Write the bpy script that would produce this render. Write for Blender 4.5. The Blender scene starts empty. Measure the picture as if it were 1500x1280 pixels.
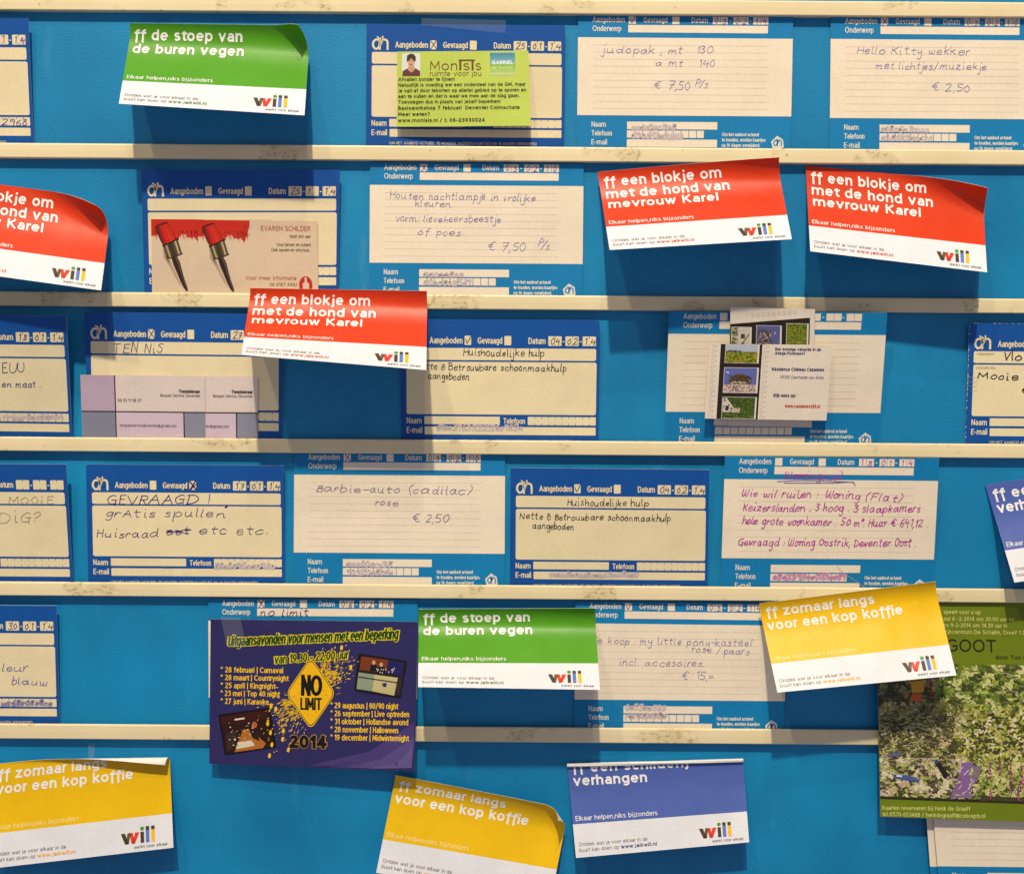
import bpy, bmesh, math, random
import numpy as np
from mathutils import Matrix, Vector

S = bpy.context.scene
COL = S.collection
rng = random.Random(7)

# ------------------------------------------------------------------ camera
PW, PH, F = 1500.0, 1280.0, 1800.0            # photo size in pixels, focal length in pixels
DIST, PITCH, ROLL = 0.77, math.radians(3.5), math.radians(0.42)
fwd = Vector((0, math.cos(PITCH), -math.sin(PITCH)))
r0 = Vector((1, 0, 0)); u0 = r0.cross(fwd)
right = math.cos(ROLL)*r0 + math.sin(ROLL)*u0
up = -math.sin(ROLL)*r0 + math.cos(ROLL)*u0
CAMP = -fwd*DIST
cd = bpy.data.cameras.new('camera'); cam = bpy.data.objects.new('camera', cd); COL.objects.link(cam)
cam.matrix_world = Matrix(((right.x, up.x, -fwd.x, CAMP.x), (right.y, up.y, -fwd.y, CAMP.y), (right.z, up.z, -fwd.z, CAMP.z), (0, 0, 0, 1)))
cd.sensor_fit = 'HORIZONTAL'; cd.sensor_width = 36; cd.lens = 36*F/PW
cd.clip_start = 0.01; cd.clip_end = 50
S.camera = cam

# ------------------------------------------------------------------ light
W_ = bpy.data.worlds.new('World'); S.world = W_; W_.use_nodes = True
bg = W_.node_tree.nodes['Background']
bg.inputs[0].default_value = (0.90, 0.86, 1.0, 1); bg.inputs[1].default_value = 0.27
def lamp(name, loc, power, color, radius):
    l = bpy.data.lights.new(name, 'POINT'); l.energy = power; l.color = color; l.shadow_soft_size = radius
    o = bpy.data.objects.new(name, l); COL.objects.link(o); o.location = loc
    return o
lamp('ceiling_lamp', (-0.14, -2.1, 2.85), 458, (1.0, 0.87, 0.62), 0.055)
lamp('ceiling_lamp', (-1.15, -2.1, 3.0), 106, (1.0, 0.87, 0.64), 0.06)
lamp('ceiling_lamp', (0.16, -2.0, 3.8), 112, (1.0, 0.90, 0.72), 0.06)
vs = S.view_settings
vs.view_transform = 'Standard'; vs.look = 'None'; vs.exposure = 0.0; vs.gamma = 1.0
try: vs.use_curve_mapping = False
except Exception: pass
S.render.filter_size = 1.3 if hasattr(S.render, 'filter_size') else 1.5

# ------------------------------------------------------------------ helpers
RM = np.array([[right.x, right.y, right.z], [up.x, up.y, up.z], [-fwd.x, -fwd.y, -fwd.z]])
CP = np.array(CAMP)
def unproj(px, depth):
    """photo pixels (n,2) to world points on the plane standing `depth` metres off the board"""
    px = np.atleast_2d(np.asarray(px, float)); depth = np.broadcast_to(np.asarray(depth, float), (len(px),))
    c = np.stack([(px[:, 0]-PW/2)/F, -(px[:, 1]-PH/2)/F, -np.ones(len(px))], 1)
    d = c @ RM
    t = (-depth - CP[1])/d[:, 1]
    return CP + d*t[:, None]
U = F/DIST/1000.0                              # flat card units (about one photo pixel) per millimetre

def lin(c):
    c = c/255.0
    return c/12.92 if c <= 0.04045 else ((c+0.055)/1.055)**2.4
MATS = {}
def N(nt, kind, **kw):
    n = nt.nodes.new(kind)
    for k, v in kw.items():
        if k in n.inputs.keys(): n.inputs[k].default_value = v
        else: setattr(n, k, v)
    return n
def paper(rgb, rough=0.6, grain=0.10, spec=0.35, scale=900, name=None):
    """printed paper: base colour with a fine fibre grain and a faint broad mottling"""
    key = (tuple(rgb), rough, grain, spec, scale)
    if key in MATS: return MATS[key]
    m = bpy.data.materials.new(name or 'print_%d_%d_%d' % tuple(int(x) for x in rgb)); m.use_nodes = True
    nt = m.node_tree; b = nt.nodes['Principled BSDF']
    col = (lin(rgb[0]), lin(rgb[1]), lin(rgb[2]), 1)
    tc = N(nt, 'ShaderNodeTexCoord')
    n1 = N(nt, 'ShaderNodeTexNoise', Scale=scale, Detail=3.0)
    n2 = N(nt, 'ShaderNodeTexNoise', Scale=34.0, Detail=5.0)
    nt.links.new(tc.outputs['Object'], n1.inputs['Vector']); nt.links.new(tc.outputs['Object'], n2.inputs['Vector'])
    ad = N(nt, 'ShaderNodeMath', operation='ADD'); nt.links.new(n1.outputs[0], ad.inputs[0]); nt.links.new(n2.outputs[0], ad.inputs[1])
    mr = N(nt, 'ShaderNodeMapRange'); mr.inputs['From Min'].default_value = 0.6; mr.inputs['From Max'].default_value = 1.4
    mr.inputs['To Min'].default_value = 1-grain; mr.inputs['To Max'].default_value = 1+grain
    nt.links.new(ad.outputs[0], mr.inputs['Value'])
    mx = N(nt, 'ShaderNodeVectorMath', operation='SCALE'); mx.inputs[0].default_value = col[:3]
    nt.links.new(mr.outputs[0], mx.inputs['Scale']); nt.links.new(mx.outputs[0], b.inputs['Base Color'])
    n3 = N(nt, 'ShaderNodeTexNoise', Scale=26.0, Detail=2.0); nt.links.new(tc.outputs['Object'], n3.inputs['Vector'])
    bp = N(nt, 'ShaderNodeBump', Strength=0.35, Distance=0.004 if rough < .5 else 0.0015); nt.links.new(n3.outputs[0], bp.inputs['Height'])
    bp2 = N(nt, 'ShaderNodeBump', Strength=0.12, Distance=0.0002); nt.links.new(n1.outputs[0], bp2.inputs['Height']); nt.links.new(bp.outputs[0], bp2.inputs['Normal']); nt.links.new(bp2.outputs[0], b.inputs['Normal'])
    b.inputs['Roughness'].default_value = rough; b.inputs['Specular IOR Level'].default_value = spec
    MATS[key] = m
    return m

# ------------------------------------------------------------------ lettering
_tc = {}
def glyphs(s, bold=0.0, res=2):
    """a line of type as 2D triangles, capital height 1"""
    k = (s, bold, res)
    if k in _tc: return _tc[k]
    c = bpy.data.curves.new('type', 'FONT'); c.body = s; c.resolution_u = res; c.offset = bold; c.fill_mode = 'FRONT'
    o = bpy.data.objects.new('type', c); COL.objects.link(o)
    dg = bpy.context.evaluated_depsgraph_get(); me = bpy.data.meshes.new_from_object(o.evaluated_get(dg))
    me.calc_loop_triangles()
    v = np.array([p.co[:2] for p in me.vertices]).reshape(-1, 2)/CAPH
    f = [tuple(t.vertices) for t in me.loop_triangles]
    bpy.data.meshes.remove(me); bpy.data.objects.remove(o); bpy.data.curves.remove(c)
    _tc[k] = (v, f)
    return v, f
CAPH = 1.0
CAPH = glyphs('H')[0][:, 1].max(); _tc.clear()

def arc(cx, cy, rx, ry, a0, a1, n=14): return [(cx+rx*math.cos(math.radians(a0+(a1-a0)*i/n)), cy+ry*math.sin(math.radians(a0+(a1-a0)*i/n))) for i in range(n+1)]
def sm(*p): return [tuple(q) for q in spline(p, 4)]
def spline(pts, n=5):
    p = np.array(pts, float)
    if len(p) < 3: return p
    q = np.vstack([2*p[0]-p[1], p, 2*p[-1]-p[-2]]); out = []
    for i in range(1, len(q)-2):
        for t in np.linspace(0, 1, n, endpoint=False):
            a, b, c, d = q[i-1], q[i], q[i+1], q[i+2]
            out.append(0.5*(2*b+(c-a)*t+(2*a-5*b+4*c-d)*t*t+(3*b-a-3*c+d)*t**3))
    out.append(q[-2])
    return np.array(out)
def _segs(*p): return [[p[i], p[i+1]] for i in range(len(p)-1)]
ARCH = sm((0, 5.6), (.8, 7.9), (2.9, 9), (5, 8.2), (5.8, 6), (5.8, 4)); EL = arc(3.2, 4.5, 3.2, 4.5, 0, 360, 20)
# a plain sans-serif face drawn as strokes: small letters 9 high, capitals 12.6
FACE = {
'a': [sm((.7, 7.7), (2.9, 9), (5, 8.2), (5.7, 6), (5.7, 3)), [(5.7, 4), (5.7, 0)], sm((5.7, 5.1), (3, 5), (.6, 4.2), (.2, 2.2), (1.2, .4), (3.2, .1), (5.2, 1.4), (5.7, 3))],
'b': [[(0, 12.6), (0, 0)], EL], 'c': [arc(3.3, 4.5, 3.3, 4.5, 48, 312)], 'd': [[(6.4, 12.6), (6.4, 0)], EL], 'e': [arc(3.3, 4.5, 3.3, 4.5, 4, 318, 18), [(.2, 4.7), (6.3, 4.7)]],
'f': [sm((4.6, 12.5), (3, 12.6), (1.8, 11.4), (1.6, 9)), [(1.6, 10), (1.6, 0)], [(0, 9), (4.2, 9)]], 'g': [arc(3.2, 4.6, 3.2, 4.4, 0, 360, 20), [(6.4, 9), (6.4, -1)], sm((6.4, 0), (6, -2.7), (3.6, -3.7), (.8, -3.1))],
'h': [[(0, 12.6), (0, 0)], ARCH, [(5.8, 5), (5.8, 0)]], 'i': [[(0, 8.5), (0, 0)], [(0, 12.6), (0, 12.8)]], 'j': [sm((1, 8.6), (1, 3), (1, -1.5), (.4, -3.2), (-1, -3.6)), [(1, 12.6), (1, 12.8)]],
'k': [[(0, 12.6), (0, 0)], [(5.4, 9), (.4, 4.2)], [(1.9, 5.4), (5.8, 0)]], 'l': [[(0, 12.6), (0, 0)]],
'm': [[(0, 9), (0, 0)], ARCH, [(5.8, 5), (5.8, 0)], [(x+5.8, y) for x, y in ARCH], [(11.6, 5), (11.6, 0)]], 'n': [[(0, 9), (0, 0)], ARCH, [(5.8, 5), (5.8, 0)]], 'o': [arc(3.4, 4.5, 3.4, 4.5, 0, 360, 20)],
'p': [[(0, 9), (0, -3.7)], EL], 'q': [[(6.4, 9), (6.4, -3.7)], EL], 'r': [[(0, 9), (0, 0)], sm((0, 5.6), (.8, 7.8), (2.2, 9), (3.6, 8.9))],
's': [sm((4.8, 8), (2.8, 9), (.6, 7.9), (.7, 5.8), (2.8, 4.6), (4.9, 3.5), (5.1, 1.2), (2.8, 0), (.3, .9))], 't': [sm((1.5, 11.8), (1.5, 6), (1.5, 2.4), (2.2, .4), (4.2, .2)), [(0, 9), (4, 9)]],
'u': [sm((0, 9), (0, 5), (.1, 2.6), (1, .6), (2.9, 0), (5, 1), (5.8, 3.4)), [(5.8, 9), (5.8, 0)]], 'v': _segs((0, 9), (3.1, 0), (6.2, 9)), 'w': _segs((0, 9), (2.4, 0), (4.8, 8.6), (7.2, 0), (9.6, 9)),
'x': [[(0, 9), (6, 0)], [(6, 9), (0, 0)]], 'y': [[(0, 9), (3.3, .4)], [(6.4, 9), (1.9, -3.6)]], 'z': _segs((.2, 9), (5.4, 9), (.2, 0), (5.6, 0)),
'A': [[(0, 0), (4.3, 12.6)], [(4.3, 12.6), (8.6, 0)], [(1.6, 4), (7, 4)]], 'B': [[(0, 12.6), (0, 0)], sm((0, 12.6), (4, 12.5), (5.8, 9.8), (4, 6.9), (0, 6.7)), sm((0, 6.7), (4.6, 6.4), (6.6, 3.4), (4.6, .2), (0, 0))],
'C': [arc(5, 6.3, 5, 6.3, 48, 312)], 'D': [[(0, 12.6), (0, 0)], sm((0, 12.6), (3.6, 12.5), (7, 10.2), (7.8, 6.3), (7, 2.4), (3.6, .1), (0, 0))], 'E': [[(0, 12.6), (0, 0)], [(0, 12.6), (6, 12.6)], [(0, 6.6), (5.4, 6.6)], [(0, 0), (6, 0)]],
'F': [[(0, 12.6), (0, 0)], [(0, 12.6), (6, 12.6)], [(0, 6.6), (5.2, 6.6)]], 'G': [arc(5.2, 6.3, 5.2, 6.3, 45, 325, 18), [(9.4, 5.8), (5.8, 5.8)], [(9.4, 5.8), (9.4, 2)]], 'H': [[(0, 12.6), (0, 0)], [(7.4, 12.6), (7.4, 0)], [(0, 6.6), (7.4, 6.6)]],
'I': [[(0, 12.6), (0, 0)]], 'J': [sm((2.4, 12.6), (2.4, 5), (2, 1.2), (0, 0))], 'K': [[(0, 12.6), (0, 0)], [(6.8, 12.6), (.4, 6)], [(2, 7.4), (7.2, 0)]], 'L': [[(0, 12.6), (0, 0)], [(0, 0), (5.6, 0)]], 'M': _segs((0, 0), (.6, 12.6), (4.8, 3), (9, 12.6), (9.6, 0)),
'N': _segs((0, 0), (0, 12.6), (7.6, 0), (7.6, 12.6)), 'O': [arc(5.2, 6.3, 5.2, 6.3, 0, 360, 22)], 'P': [[(0, 12.6), (0, 0)], sm((0, 12.6), (4.4, 12.5), (6.4, 9.4), (4.4, 6.2), (0, 6))], 'R': [[(0, 12.6), (0, 0)], sm((0, 12.6), (4.4, 12.5), (6.2, 9.6), (4.4, 6.8), (0, 6.6)), [(3.2, 6.6), (7, 0)]],
'S': [sm((6, 11.4), (3.4, 12.6), (.8, 11), (.9, 8.4), (3.6, 6.6), (6.2, 4.8), (6.3, 1.8), (3.4, 0), (.3, 1.3))], 'T': [[(4, 12.6), (4, 0)], [(0, 12.6), (8, 12.6)]], 'U': [sm((0, 12.6), (0, 6), (.3, 2.6), (1.8, .4), (3.6, 0), (5.6, .5), (7, 2.7), (7.2, 6), (7.2, 12.6))],
'V': _segs((0, 12.6), (4.2, 0), (8.4, 12.6)), 'W': _segs((0, 12.6), (3, 0), (6, 12), (9, 0), (12, 12.6)), 'Z': _segs((.2, 12.6), (7, 12.6), (.2, 0), (7.2, 0)), '0': [arc(3.3, 6.3, 3.3, 6.3, 0, 360, 20)], '1': [[(.2, 10.2), (2.8, 12.6)], [(2.8, 12.6), (2.8, 0)]],
'2': [sm((.4, 11), (2.8, 12.6), (5.6, 11.6), (5.6, 8.4), (3, 4.2), (.2, 0)), [(.2, 0), (6.4, 0)]], '3': [sm((.4, 11.8), (3, 12.6), (5.6, 11), (5, 7.8), (2.4, 6.7)), sm((2.4, 6.7), (5.8, 5.6), (6.2, 2.2), (3.4, 0), (.2, .8))], '4': _segs((5, 0), (5, 12.6), (0, 3.4), (7, 3.4)),
'5': [[(1, 12.6), (5.8, 12.6)], [(1, 12.6), (.8, 7)], sm((.8, 7.2), (3.6, 7.8), (6.1, 5.8), (6, 2.2), (3.4, 0), (.2, .8))], '6': [sm((5.4, 12.2), (2.6, 11.4), (.5, 8), (.2, 4.2)), arc(3.3, 4, 3.2, 4, 0, 360, 18)], '7': _segs((0, 12.6), (6.2, 12.6), (2, 0)),
'8': [arc(3.3, 9.6, 2.7, 3, 0, 360, 16), arc(3.3, 3.4, 3.3, 3.4, 0, 360, 18)], '9': [sm((1.2, .4), (4, 1.2), (6.1, 4.6), (6.4, 8.4)), arc(3.3, 8.6, 3.2, 4, 0, 360, 18)],
'.': [[(.2, 0), (.2, .5)]], ',': [[(.7, .4), (0, -2.2)]], ':': [[(.2, 0), (.2, .5)], [(.2, 7.6), (.2, 8.1)]], '!': [[(.2, 12.6), (.2, 4)], [(.2, 0), (.2, .5)]], '?': [sm((0, 11.4), (2.6, 12.6), (5, 10.6), (3.6, 7.4), (2.6, 4)), [(2.6, 0), (2.6, .5)]],
'-': [[(0, 4.6), (3.6, 4.6)]], '/': [[(0, -1), (4.4, 13)]], '|': [[(0, -2.6), (0, 13)]], '*': [[(0, 11), (3.2, 11)], [(.8, 9.6), (2.4, 12.4)], [(2.4, 9.6), (.8, 12.4)]], '@': [arc(5.6, 4.6, 5.6, 6.4, -50, 290, 22), arc(5.4, 4.6, 2.4, 3, 0, 360, 14), [(7.8, 7.4), (8, 2.6)]]}
FACE['\u00e9'] = FACE['e']+[[(2.6, 11), (4.6, 12.8)]]; FACE['\u00e2'] = FACE['a']+_segs((1.2, 10.8), (2.9, 12.8), (4.6, 10.8))
def print_strokes(s, wt, desc_f=False):
    out = []; x = 0
    for ch in s:
        if ch == ' ': x += 5.6; continue
        g = FACE.get(ch, FACE['o'])
        if ch == 'f' and desc_f: g = [g[0], [(1.6, 10), (1.6, -3.6)], g[2]]
        m0 = min(p[0] for st in g for p in st); m1 = max(p[0] for st in g for p in st)
        if m0 < 0: x -= m0*.4
        for st in g: out.append([(x+p[0], p[1]) for p in st])
        x += m1+(1.9 if ch not in 'rt' else 1.2)+wt*(.85 if ch not in 'frt' else .35)
    return out
HAND = {
'a': '9,9 5,10 1,6 2,1 6,1 9,8|9,10 9,2 11,0', 'b': '1,20 1,0 5,0 9,4 8,9 4,10 1,6', 'c': '9,8 5,10 1,6 2,1 6,0 9,2',
'd': '9,8 5,10 1,6 2,1 6,1 9,6|9,20 9,2 11,0', 'e': '1,5 8,6 7,10 3,9 1,5 3,0 9,2', 'f': '9,19 6,20 4,15 4,-6|1,10 8,10',
'g': '9,9 5,10 1,6 3,1 7,2 9,9|9,10 9,-5 6,-9 2,-7', 'h': '1,20 1,0|1,6 5,10 8,8 8,0', 'i': '2,10 2,1 4,0|2,18 2,19.5',
'j': '4,10 4,-6 1,-9 -1,-7|4,18 4,19.5', 'k': '1,20 1,0|8,10 1,5|3,6 9,0', 'l': '1,20 1,2 3,0', 'm': '1,10 1,0|1,6 4,10 6,8 6,0|6,6 10,10 12,8 12,1 14,0',
'n': '1,10 1,0|1,6 5,10 8,8 8,1 10,0', 'o': '5,10 1,6 2,1 6,0 9,5 7,10 4,10', 'p': '1,10 1,-9|1,6 5,10 9,6 6,0 1,2', 'q': '9,9 5,10 1,6 3,1 7,2 9,9|9,10 9,-9',
'r': '1,10 1,0|1,5 4,10 7,9', 's': '8,9 4,10 2,7 7,4 6,0 1,1', 't': '4,18 4,2 7,0|1,11 8,11', 'u': '1,10 1,2 4,0 8,4|8,10 8,1 10,0',
'v': '1,10 4,0|4,0 8,10', 'w': '1,10 2,1 5,1 6,8|6,8 7,1 10,1 11,10', 'x': '1,10 8,0|8,10 1,0', 'y': '1,10 1,5 4,3 8,6|8,10 8,-6 4,-9 1,-7', 'z': '1,10 8,10|8,10 1,0|1,0 9,0',
'A': '0,0 6,18|6,18 11,0|2,7 9,7', 'B': '1,18 1,0|1,18 8,16 7,11 2,10|2,10 9,8 9,2 1,0', 'C': '10,16 6,18 1,11 3,2 8,0 11,3', 'D': '1,18 1,0|-1,18 7,17 11,9 7,1 0,0',
'E': '2,18 2,0|2,18 9,18|2,9 8,9|2,0 10,0', 'F': '2,18 2,0|1,18 10,18|2,9 8,9', 'G': '10,16 6,18 1,10 4,1 10,2|6,8 11,8|10,8 10,-2', 'H': '1,18 1,0|10,18 10,0|1,9 10,9',
'I': '1,18 1,0', 'K': '1,18 1,0|10,18 1,8|3,10 10,0', 'L': '1,18 1,0|1,0 9,0', 'M': '1,0 2,18|2,18 7,5|7,5 12,18|12,18 13,0', 'N': '1,0 2,18|2,18 10,0|10,0 11,18',
'O': '6,18 1,9 6,0 11,9 6,18', 'P': '1,18 1,0|1,18 9,16 8,9 1,8', 'R': '1,18 1,0|1,18 9,16 8,10 1,9|4,9 10,0', 'S': '9,16 5,18 2,13 8,7 6,0 1,2', 'T': '5,18 5,0|0,18 11,18',
'U': '1,18 1,4 6,0 10,5 10,18', 'V': '0,18 5,0|5,0 10,18', 'W': '1,18 1,4 4,0 7,8|7,15 7,4 11,0 13,12 12,18', '0': '6,18 1,9 5,0 10,8 6,18', '1': '2,14 5,18|5,18 5,0',
'2': '1,15 6,18 9,13 1,0|1,0 10,1', '3': '1,16 6,18 9,14 4,10|4,10 10,6 6,0 1,2', '4': '4,18 1,7|1,7 11,8|9,14 9,-2', '5': '3,18 2,10|2,10 9,8 8,1 1,1|3,18 10,18',
'6': '8,18 2,9 3,0 8,1 8,7 2,7', '7': '1,17 10,18|10,18 4,-2|3,8 10,9', '8': '8,16 4,18 2,14 9,5 5,0 1,4 9,16', '9': '9,15 4,18 1,12 8,11|9,16 8,0',
'.': '1,0 1.8,0.6', ',': '2,1 0,-4', ':': '2,8 2,9|2,1 2,2', '-': '1,7 8,7', '=': '1,9 8,9|1,5 9,5', '/': '0,-3 8,20', '(': '5,22 1,12 4,-3', ')': '1,22 5,12 1,-3',
'!': '2,20 2,6|2,1 2,2', '?': '0,15 6,19 8,13 3,6|3,1 3,2', '&': '8,14 3,17 4,9 9,8|4,10 1,5 4,0 9,3', '\u20ac': '11,16 7,18 3,10 6,1 11,2|0,11 8,11|0,7 8,7', 'X': '1,16 9,0|9,17 1,0',
'\u00b2': '1,18 4,20 5,17 1,13|1,13 6,13', '~': '0,5 3,10 5,0 8,10 10,1 13,9 15,2 18,7', "'": '1,20 0,16', '@': '8,8 5,10 3,5 7,4 9,12|10,6 12,10 7,14 0,8 4,-2 11,0'}
def ribbon(p, w, ext=0.35):
    """a drawn line as a strip of quads, with short extended ends"""
    p = np.asarray(p, float); d = np.gradient(p, axis=0); d /= (np.linalg.norm(d, axis=1)[:, None]+1e-9)
    p = p.copy(); p[0] -= d[0]*w*ext; p[-1] += d[-1]*w*ext
    n = np.stack([-d[:, 1], d[:, 0]], 1)*w/2
    v = np.vstack([p+n, p-n]); k = len(p)
    return v, [(i, i+1, k+i+1, k+i) for i in range(k-1)]
def hand_strokes(s, seed=0, slant=0.12, join=False, tall=0.8):
    r = random.Random(seed+len(s)*13); out = []; x = 0; last = None
    for ch in s:
        if ch == ' ': x += 8; last = None; continue
        g = HAND.get(ch, HAND.get(ch.lower(), HAND['o']))
        sc = 1+r.uniform(-.17, .17); dy = r.uniform(-1.0, 1.0); lean = slant+r.uniform(-.06, .06); hs = r.uniform(.86, 1.1); mx = 0; first = None
        sts = [[tuple(float(t) for t in q.split(',')) for q in st.split()] for st in g.split('|')]
        for st in sts:
            pp = [(x+px*sc+(py*lean)+r.uniform(-.55, .55), (py if py < 10 else 10+(py-10)*tall)*hs+dy+r.uniform(-.55, .55)) for px, py in st]
            mx = max(mx, max(q[0] for q in st)*sc)
            if first is None: first = pp[0]
            out.append(pp)
        if join and last is not None and ch.islower() and math.dist(last, first) < 14:
            out.append([last, ((last[0]+first[0])/2, min(last[1], first[1])*0.6+0.4*(last[1]+first[1])/2-1), first])
        last = out[-1][-1] if len(sts) == 1 or ch in 'adnuhmg' else None
        x += mx+2.6+r.uniform(-.9, 1.2)
    return out

# ------------------------------------------------------------------ a sheet of paper or card
def subdiv(v, f, L):
    v = [tuple(p) if len(p) > 2 else (p[0], p[1], 0.0) for p in v]; out = []; cache = {}
    st = []
    for q in f:
        st += [q] if len(q) == 3 else [(q[0], q[1], q[2]), (q[0], q[2], q[3])]
    L2 = L*L
    while st:
        a, b, c = st.pop()
        e = [((v[a][0]-v[b][0])**2+(v[a][1]-v[b][1])**2, a, b, c), ((v[b][0]-v[c][0])**2+(v[b][1]-v[c][1])**2, b, c, a), ((v[c][0]-v[a][0])**2+(v[c][1]-v[a][1])**2, c, a, b)]
        m, p, q, o = max(e)
        if m <= L2: out.append((a, b, c)); continue
        k = (min(p, q), max(p, q))
        if k not in cache:
            cache[k] = len(v); v.append(((v[p][0]+v[q][0])/2, (v[p][1]+v[q][1])/2, (v[p][2]+v[q][2])/2))
        i = cache[k]
        st += [(p, i, o), (i, q, o)]
    return np.array(v), out
def rrect(x0, y0, x1, y1, r=0, n=4):
    if r <= 0: return [(x0, y0), (x1, y0), (x1, y1), (x0, y1)]
    out = []
    for cx, cy, a0 in ((x0+r, y0+r, 180), (x1-r, y0+r, 270), (x1-r, y1-r, 0), (x0+r, y1-r, 90)):
        for i in range(n+1):
            a = math.radians(a0+90*i/n); out.append((cx+r*math.cos(a), cy+r*math.sin(a)))
    return out
def fan(p):
    c = np.mean(np.array(p), axis=0); k = len(p)
    return np.vstack([np.array(p), c]), [(i, (i+1) % k, k) for i in range(k)]

class Sheet:
    def __init__(s, name, label, cat, corners, size, depth=(1, 1, 1, 1), bend=None, rolls=(), group=None,
                 face=(200, 200, 200), back=(214, 208, 196), bands=None, fine=12.0, thick=0.25, rough=0.6, radius=0, bow=0.0, dogear=0):
        s.name, s.label, s.cat, s.group = name, label, cat, group
        s.c = np.array(corners, float); s.W, s.H = size; s.d = np.array(depth, float)
        s.rolls = rolls; s.face, s.back, s.bands, s.fine, s.thick, s.rough = face, back, bands, fine, thick, rough
        s.parts = {}; s.order = []; s.radius = radius; s.bow = bow; s.sub = {}
        t = np.linspace(0, 1, 61)
        s.tt = t
        if bend:                                   # (start angle, end angle left, end angle right, reach)
            a0, aL, aR, vc = bend; prof = []
            for a1 in (aL, aR):
                k = np.clip(t/vc, 0, 1); k = k*k*(3-2*k); th = np.radians(a0+(a1-a0)*k)
                cs = np.concatenate([[0], np.cumsum((np.cos(th)[1:]+np.cos(th)[:-1])/2)/60]); sn = np.concatenate([[0], np.cumsum((np.sin(th)[1:]+np.sin(th)[:-1])/2)/60])
                prof.append((cs/cs[-1], sn*s.H/U))
            s.prof = prof
        else: s.prof = None
    def base(s, uv):
        a = uv[:, 0]/s.W; b = uv[:, 1]/s.H
        bc = np.clip(b, 0, 1); ex = b-bc
        dl = s.d[0]+(s.d[3]-s.d[0])*b; dr = s.d[1]+(s.d[2]-s.d[1])*b
        tl = tr = b
        if s.prof:
            (cl, sl), (cr, sr) = s.prof
            tl = np.interp(bc, s.tt, cl)+ex*(cl[1]-cl[0])*60; tr = np.interp(bc, s.tt, cr)+ex*(cr[1]-cr[0])*60
            dl = s.d[0]+np.interp(bc, s.tt, sl); dr = s.d[1]+np.interp(bc, s.tt, sr)
        L = s.c[0]+(s.c[3]-s.c[0])*tl[:, None] if s.prof else s.c[0]+(s.c[3]-s.c[0])*b[:, None]
        R = s.c[1]+(s.c[2]-s.c[1])*tr[:, None] if s.prof else s.c[1]+(s.c[2]-s.c[1])*b[:, None]
        dep = dl+(dr-dl)*a + s.bow*(1-(2*a-1)**2)*(1-bc)
        return unproj(L+(R-L)*a[:, None], dep/1000.0)
    def surf(s, uv):
        uv = np.asarray(uv, float).copy(); w = np.zeros(len(uv))
        for (px, py), (nx, ny), R in s.rolls:
            l = math.hypot(nx, ny); nx, ny = nx/l, ny/l
            q = (uv[:, 0]-px)*nx+(uv[:, 1]-py)*ny; on = q > 0; th = np.where(on, q/R, 0)
            mv = np.where(on, R*np.sin(th)-q, 0); w = w+np.where(on, R*(1-np.cos(th)), 0)
            uv[:, 0] += mv*nx; uv[:, 1] += mv*ny
        P = s.base(uv); e = 0.5
        Tu = s.base(uv+[e, 0])-s.base(uv-[e, 0]); Tv = s.base(uv+[0, e])-s.base(uv-[0, e])
        n = np.cross(Tv, Tu); n /= np.linalg.norm(n, axis=1)[:, None]
        n = np.where((n[:, 1] > 0)[:, None], -n, n)
        return P+n*(w/U/1000.0)[:, None]
    def map(s, uv, h):
        uv = np.asarray(uv, float); P = s.surf(uv); e = 0.25
        Tu = s.surf(uv+[e, 0])-s.surf(uv-[e, 0]); Tv = s.surf(uv+[0, e])-s.surf(uv-[0, e])
        n = np.cross(Tv, Tu); l = np.linalg.norm(n, axis=1)[:, None]; n = n/np.maximum(l, 1e-12)
        return P-n*(np.asarray(h)/1000.0).reshape(-1, 1)*s.sgn
    sgn = 1.0
    def px(s, x, y):
        """photo pixel to flat card units"""
        p = np.array([s.W/2, s.H/2]); tgt = np.array([x, y], float)
        def pr(q):
            w = s.base(q[None, :])[0]-CP; c = RM @ w
            return np.array([PW/2+F*c[0]/-c[2], PH/2-F*c[1]/-c[2]])
        for _ in range(12):
            f0 = pr(p); J = np.stack([pr(p+[1, 0])-f0, pr(p+[0, 1])-f0], 1)
            p = p+np.clip(np.linalg.solve(J, tgt-f0), -200, 200)
        return p
    def add(s, part, v, f, rgb, h=0.1, fine=None, rough=None, under=None):
        v, f = subdiv(v, f, fine or s.fine)
        if part not in s.parts: s.parts[part] = []; s.order.append(part)
        if under: s.sub[part] = under
        s.parts[part].append((v, f, rgb, h, s.rough if rough is None else rough))
    def poly(s, part, pts, rgb, h=0.1, **k): v, f = fan(pts); s.add(part, v, f, rgb, h, **k)
    def rect(s, part, x0, y0, x1, y1, rgb, h=0.1, r=0, **k): s.poly(part, rrect(x0, y0, x1, y1, r), rgb, h, **k)
    def line(s, part, pts, w, rgb, h=0.2, smooth=True, **k): v, f = ribbon(spline(pts) if smooth else np.array(pts, float), w); s.add(part, v, f, rgb, h, **k)
    def text(s, part, t, x0, y0, cap, rgb, x1=None, bold=0.0, h=0.15, y1=None, cond=.92, align='l', res=2, slant=0, wt=None, serif=False, desc_f=False, **k):
        """type set on a baseline from (x0,y0); fitted to end at x1 when that is given"""
        if y1 is None: y1 = y0
        if serif:
            v, f = glyphs(t, bold, res); v = v.copy(); m = v[:, 0].min(); w = v[:, 0].max()
            L = math.hypot(x1-x0, y1-y0); ang = math.atan2(y1-y0, x1-x0); v[:, 0] = (v[:, 0]-m)*L/(w-m); v[:, 1] *= -cap
            c, n = math.cos(ang), math.sin(ang)
            s.add(part, np.stack([x0+v[:, 0]*c-v[:, 1]*n, y0+v[:, 0]*n+v[:, 1]*c], 1), f, rgb, h, **k); return
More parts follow.
